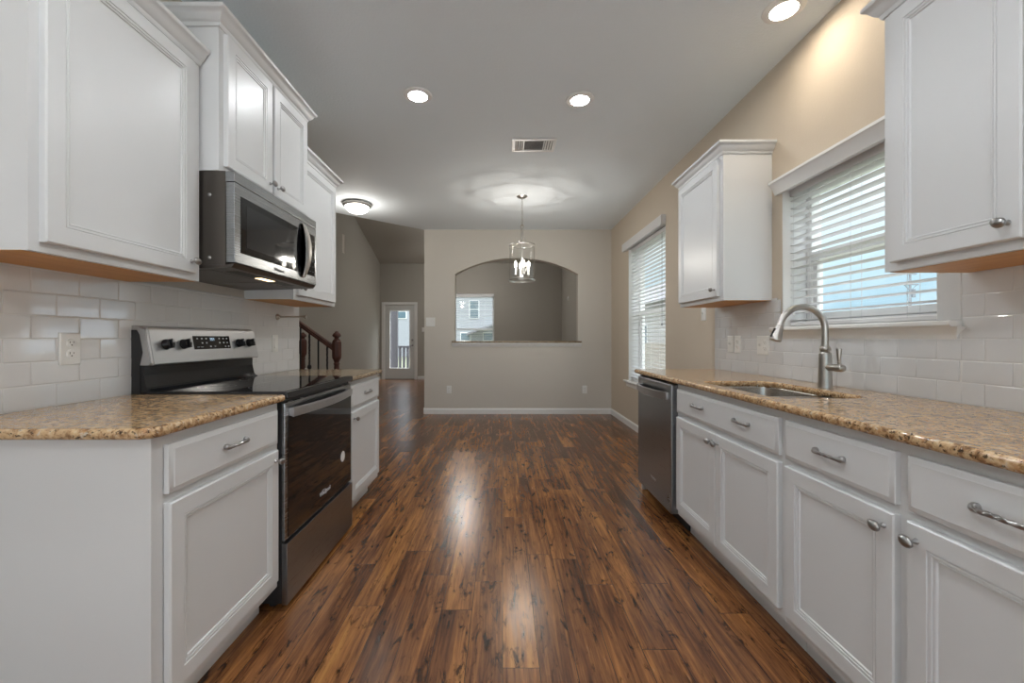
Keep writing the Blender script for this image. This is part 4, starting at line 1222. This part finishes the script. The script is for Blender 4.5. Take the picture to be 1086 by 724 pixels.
def newel(bm, x, y, ztop):
    h = ztop
    w = .046
    box(bm, x-w, x+w, y-w, y+w, 0, .28, .004)
    lathe(bm, [(.040, .28), (.044, .30), (.030, .315), (.034, .34), (.040, .42), (.036, .60), (.028, h-.40), (.026, h-.385), (.034, h-.375), (.034, h-.365), (.026, h-.355), (.034, h-.335)], (x, y, 0), 'z', 20)
    # eight-sided urn block
    lathe(bm, [(.034, h-.335), (.050, h-.305), (.053, h-.28), (.053, h-.13), (.045, h-.105), (.030, h-.095)], (x, y, 0), 'z', 8)
    lathe(bm, [(.028, h-.095), (.022, h-.082), (.024, h-.075), (.044, h-.062), (.046, h-.048), (.036, h-.030), (.022, h-.02), (.018, h-.008), (0, h)], (x, y, 0), 'z', 20)
def railing(label, x, y, ztop, first, zr, n, slope=.715):
    t = thing('stair_railing', label, 'railing', (x, y, 0), world=True)
    bm = nb(); newel(bm, x, y, ztop); part('newel_post', bm, M['cherry'], t)
    bm = nb()
    L_ = x-XLL-.002
    a = math.atan(slope)
    poly = [(-.030, -.030), (.030, -.030), (.033, -.008), (.024, .004), (.030, .018), (.018, .032), (-.018, .032), (-.030, .018), (-.024, .004), (-.033, -.008)]
    A = [bm.verts.new((x-.04, y+u, zr-v*-1)) for u, v in poly]; B = [bm.verts.new((x-L_, y+u, zr+(L_-.04)*slope+v)) for u, v in poly]
    for i in range(10): bm.faces.new((A[i], A[(i+1) % 10], B[(i+1) % 10], B[i]))
    bm.faces.new(A); bm.faces.new(B[::-1]); bmesh.ops.recalc_face_normals(bm, faces=bm.faces)
    part('handrail', bm, M['cherry'], t)
    for i in range(n):
        bx = first-i*.1
        zt_ = zr+(x-.04-bx)*slope-.02
        bm = nb(); zb_ = max(0, .20+(stx0+.02-bx)*.66)-.002 if bx < stx0+.02 else 0
        if bx > stx0+.02: zb_ = 0
        m_ = 60
        tube(bm, [(bx, y, zb_+(zt_-zb_)*k/m_) for k in range(m_+1)], (.0095), 8, True, mod=(lambda t_, s: 1+.20*math.cos(4*t_+90*s)) if i % 2 == 0 else None)
        if i % 3 == 2: lathe(bm, [(.008, 0), (.02, .015), (.023, .03), (.02, .045), (.008, .06)], (bx, y, zt_-.42), 'z', 12)
        part('baluster', bm, M['iron'], t, 'black twisted iron baluster' if i % 2 == 0 else 'plain black iron baluster')
    return t
railing('cherry stair railing with black iron balusters, nearer side of the stairs', -1.868, SYA+.03, 1.232, -1.975, 1.045, 14)
t2 = railing('cherry newel post and railing on the far side of the stairs', -2.80, SYB-.03, 1.235, -2.91, 1.045, 5)

# ------------------------------------------------------------------ outside
bm = nb(); box(bm, -300, 600, -200, 900, -1.2, -.65); struct('ground', bm, M['ground'])
bm = nb(); box(bm, -6, 6, -12, YN-.12, -.3, -.08); struct('ground_bounce', bm, pbr('bounce_concrete', (.68, .68, .68), .9))  # pale slab added behind the viewpoint to bounce skylight onto the ceiling
def house(label, x0, x1, y0, y1, z0, z1, wins, roof_h, mat, ridge='x'):
    t = thing('house', label, 'house', ((x0+x1)/2, (y0+y1)/2, z0), world=True)
    bm = nb(); box(bm, x0, x1, y0, y1, z0, z1); part('wall', bm, mat, t, smooth=False)
    bm = nb()
    if ridge == 'x': prism(bm, [(y0-.5, z1), ((y0+y1)/2, z1+roof_h), (y1+.5, z1)], x0-.4, x1+.4, 'x')
    else: prism(bm, [(x0-.5, z1), ((x0+x1)/2, z1+roof_h), (x1+.5, z1)], y0-.4, y1+.4, 'y')
    part('roof', bm, M['roof'], t, smooth=False)
    for (fc_, a, b, c, d) in wins:
        bm = nb()
        if fc_ == 'y': box(bm, a-.08, b+.08, y0-.05, y0+.02, c-.08, d+.08)
        else: box(bm, x0-.05, x0+.02, a-.08, b+.08, c-.08, d+.08)
        wf = part('window', bm, M['trim'], t, smooth=False)
        bm = nb()
        if fc_ == 'y': box(bm, a, b, y0-.07, y0-.04, c, (c+d)/2-.03); box(bm, a, b, y0-.07, y0-.04, (c+d)/2+.03, d)
        else: box(bm, x0-.07, x0-.04, a, b, c, (c+d)/2-.03); box(bm, x0-.07, x0-.04, a, b, (c+d)/2+.03, d)
        part('pane', bm, M['hwin'], wf, smooth=False)
    return t
h1 = house('white sided two-storey house seen through living room window and glazed door', -19, 6, 40, 50, -.65, 6.2,
      [('y', -3.17, -2.34, 3.15, 4.75), ('y', -4.04, -3.16, .2, 1.65), ('y', -1.85, -.95, .2, 1.65), ('y', -10.25, -9.4, 3.1, 4.4), ('y', -12.9, -12.0, 3.1, 4.4)], 2.6, M['siding'])
bm = nb(); prism(bm, [(-3.4, 1.6), (.6, 3.1), (4.6, 1.6), (4.6, 1.4), (.6, 2.9), (-3.4, 1.4)], 38.2, 40, 'y'); part('porch_gable', bm, M['roof'], h1, smooth=False)
house('tan sided neighbour house seen through the dining window', 9.5, 14.5, 20, 42, -.65, 3.4, [('x', 22, 23, .6, 2.0), ('x', 27, 28, .6, 2.0)], 1.8, M['siding2'], 'y')
# deck outside the door
dk = thing('deck_railing', 'dark stained deck post and picket railing outside the glazed door', 'railing', (-2.9, 13.4, -.1), world=True)
bm = nb(); box(bm, -3.62, -3.48, 13.2, 13.34, -.06, 3.0); box(bm, -3.36, -3.23, 12.6, 12.73, -.06, 3.0); part('post', bm, M['deck'], dk, smooth=False)
bm = nb(); box(bm, -4.6, -1.6, 13.36, 13.44, .84, .90); box(bm, -4.6, -1.6, 13.38, 13.42, .0, .06); part('rail', bm, M['deck'], dk, smooth=False)
for i in range(24):
    xx = -4.5+i*.125
    bm = nb(); box(bm, xx, xx+.075, 13.38, 13.42, .06, .84); part('picket', bm, M['deck'], dk, smooth=False)
bm = nb(); box(bm, -4.8, -1.4, D+.2, 13.6, -.16, -.06); solo('deck', bm, M['fence'], 'wooden deck outside the glazed door', 'deck')
# hills
bm = nb()
rr = random.Random(5)
N = 60; rows = []
for j in range(7):
    row = []
    for i in range(N+1):
        x = 120+i*6.0; y = 190+j*16
        s = math.sin(PI*j/6)
        hgt = (9+9*math.exp(-((x-215)/22)**2)+4*math.exp(-((x-170)/25)**2)+6*math.exp(-((x-300)/40)**2)+rr.uniform(-.5, .5))*s
        row.append(bm.verts.new((x, y, -.7+hgt)))
    rows.append(row)
for j in range(6):
    for i in range(N): bm.faces.new((rows[j][i], rows[j][i+1], rows[j+1][i+1], rows[j+1][i]))
bmesh.ops.recalc_face_normals(bm, faces=bm.faces)
solo('hills', bm, M['hill'], kind='structure')
ut = thing('utility_pole', 'wooden utility pole with crossarm and wires beyond the sink window', 'pole', (44.6, 45, -.65), world=True)
bm = nb(); tube(bm, [(44.6, 45, -.65), (44.6, 45, 8.6)], [.17, .11], 12); part('post', bm, M['pole'], ut)
bm = nb(); box(bm, 43.75, 45.45, 44.9, 45.0, 6.95, 7.07); box(bm, 43.95, 45.25, 44.9, 45.0, 8.1, 8.2)
tube(bm, [(43.9, 44.95, 7.0), (44.6, 44.95, 6.3)], .03, 6); tube(bm, [(45.3, 44.95, 7.0), (44.6, 44.95, 6.3)], .03, 6)
part('crossarm', bm, M['pole'], ut)
bm = nb(); tube(bm, [(44.85, 44.85, 5.6), (44.85, 44.85, 6.5)], .17, 12); part('transformer', bm, M['pole'], ut)
fe = thing('yard_fence', 'wooden yard fence outside the right-hand windows', 'fence', (6.5, 20, -.65), world=True)
bm = nb()
for i in range(190):
    yy = 1.0+i*.16; box(bm, 6.5, 6.52, yy, yy+.15, -.65, .95)
part('boards', bm, M['fence'], fe, smooth=False)
bm = nb(); box(bm, 6.52, 6.56, 1, 31.4, -.3, -.2); box(bm, 6.52, 6.56, 1, 31.4, .5, .6); part('rail', bm, M['fence'], fe, smooth=False)
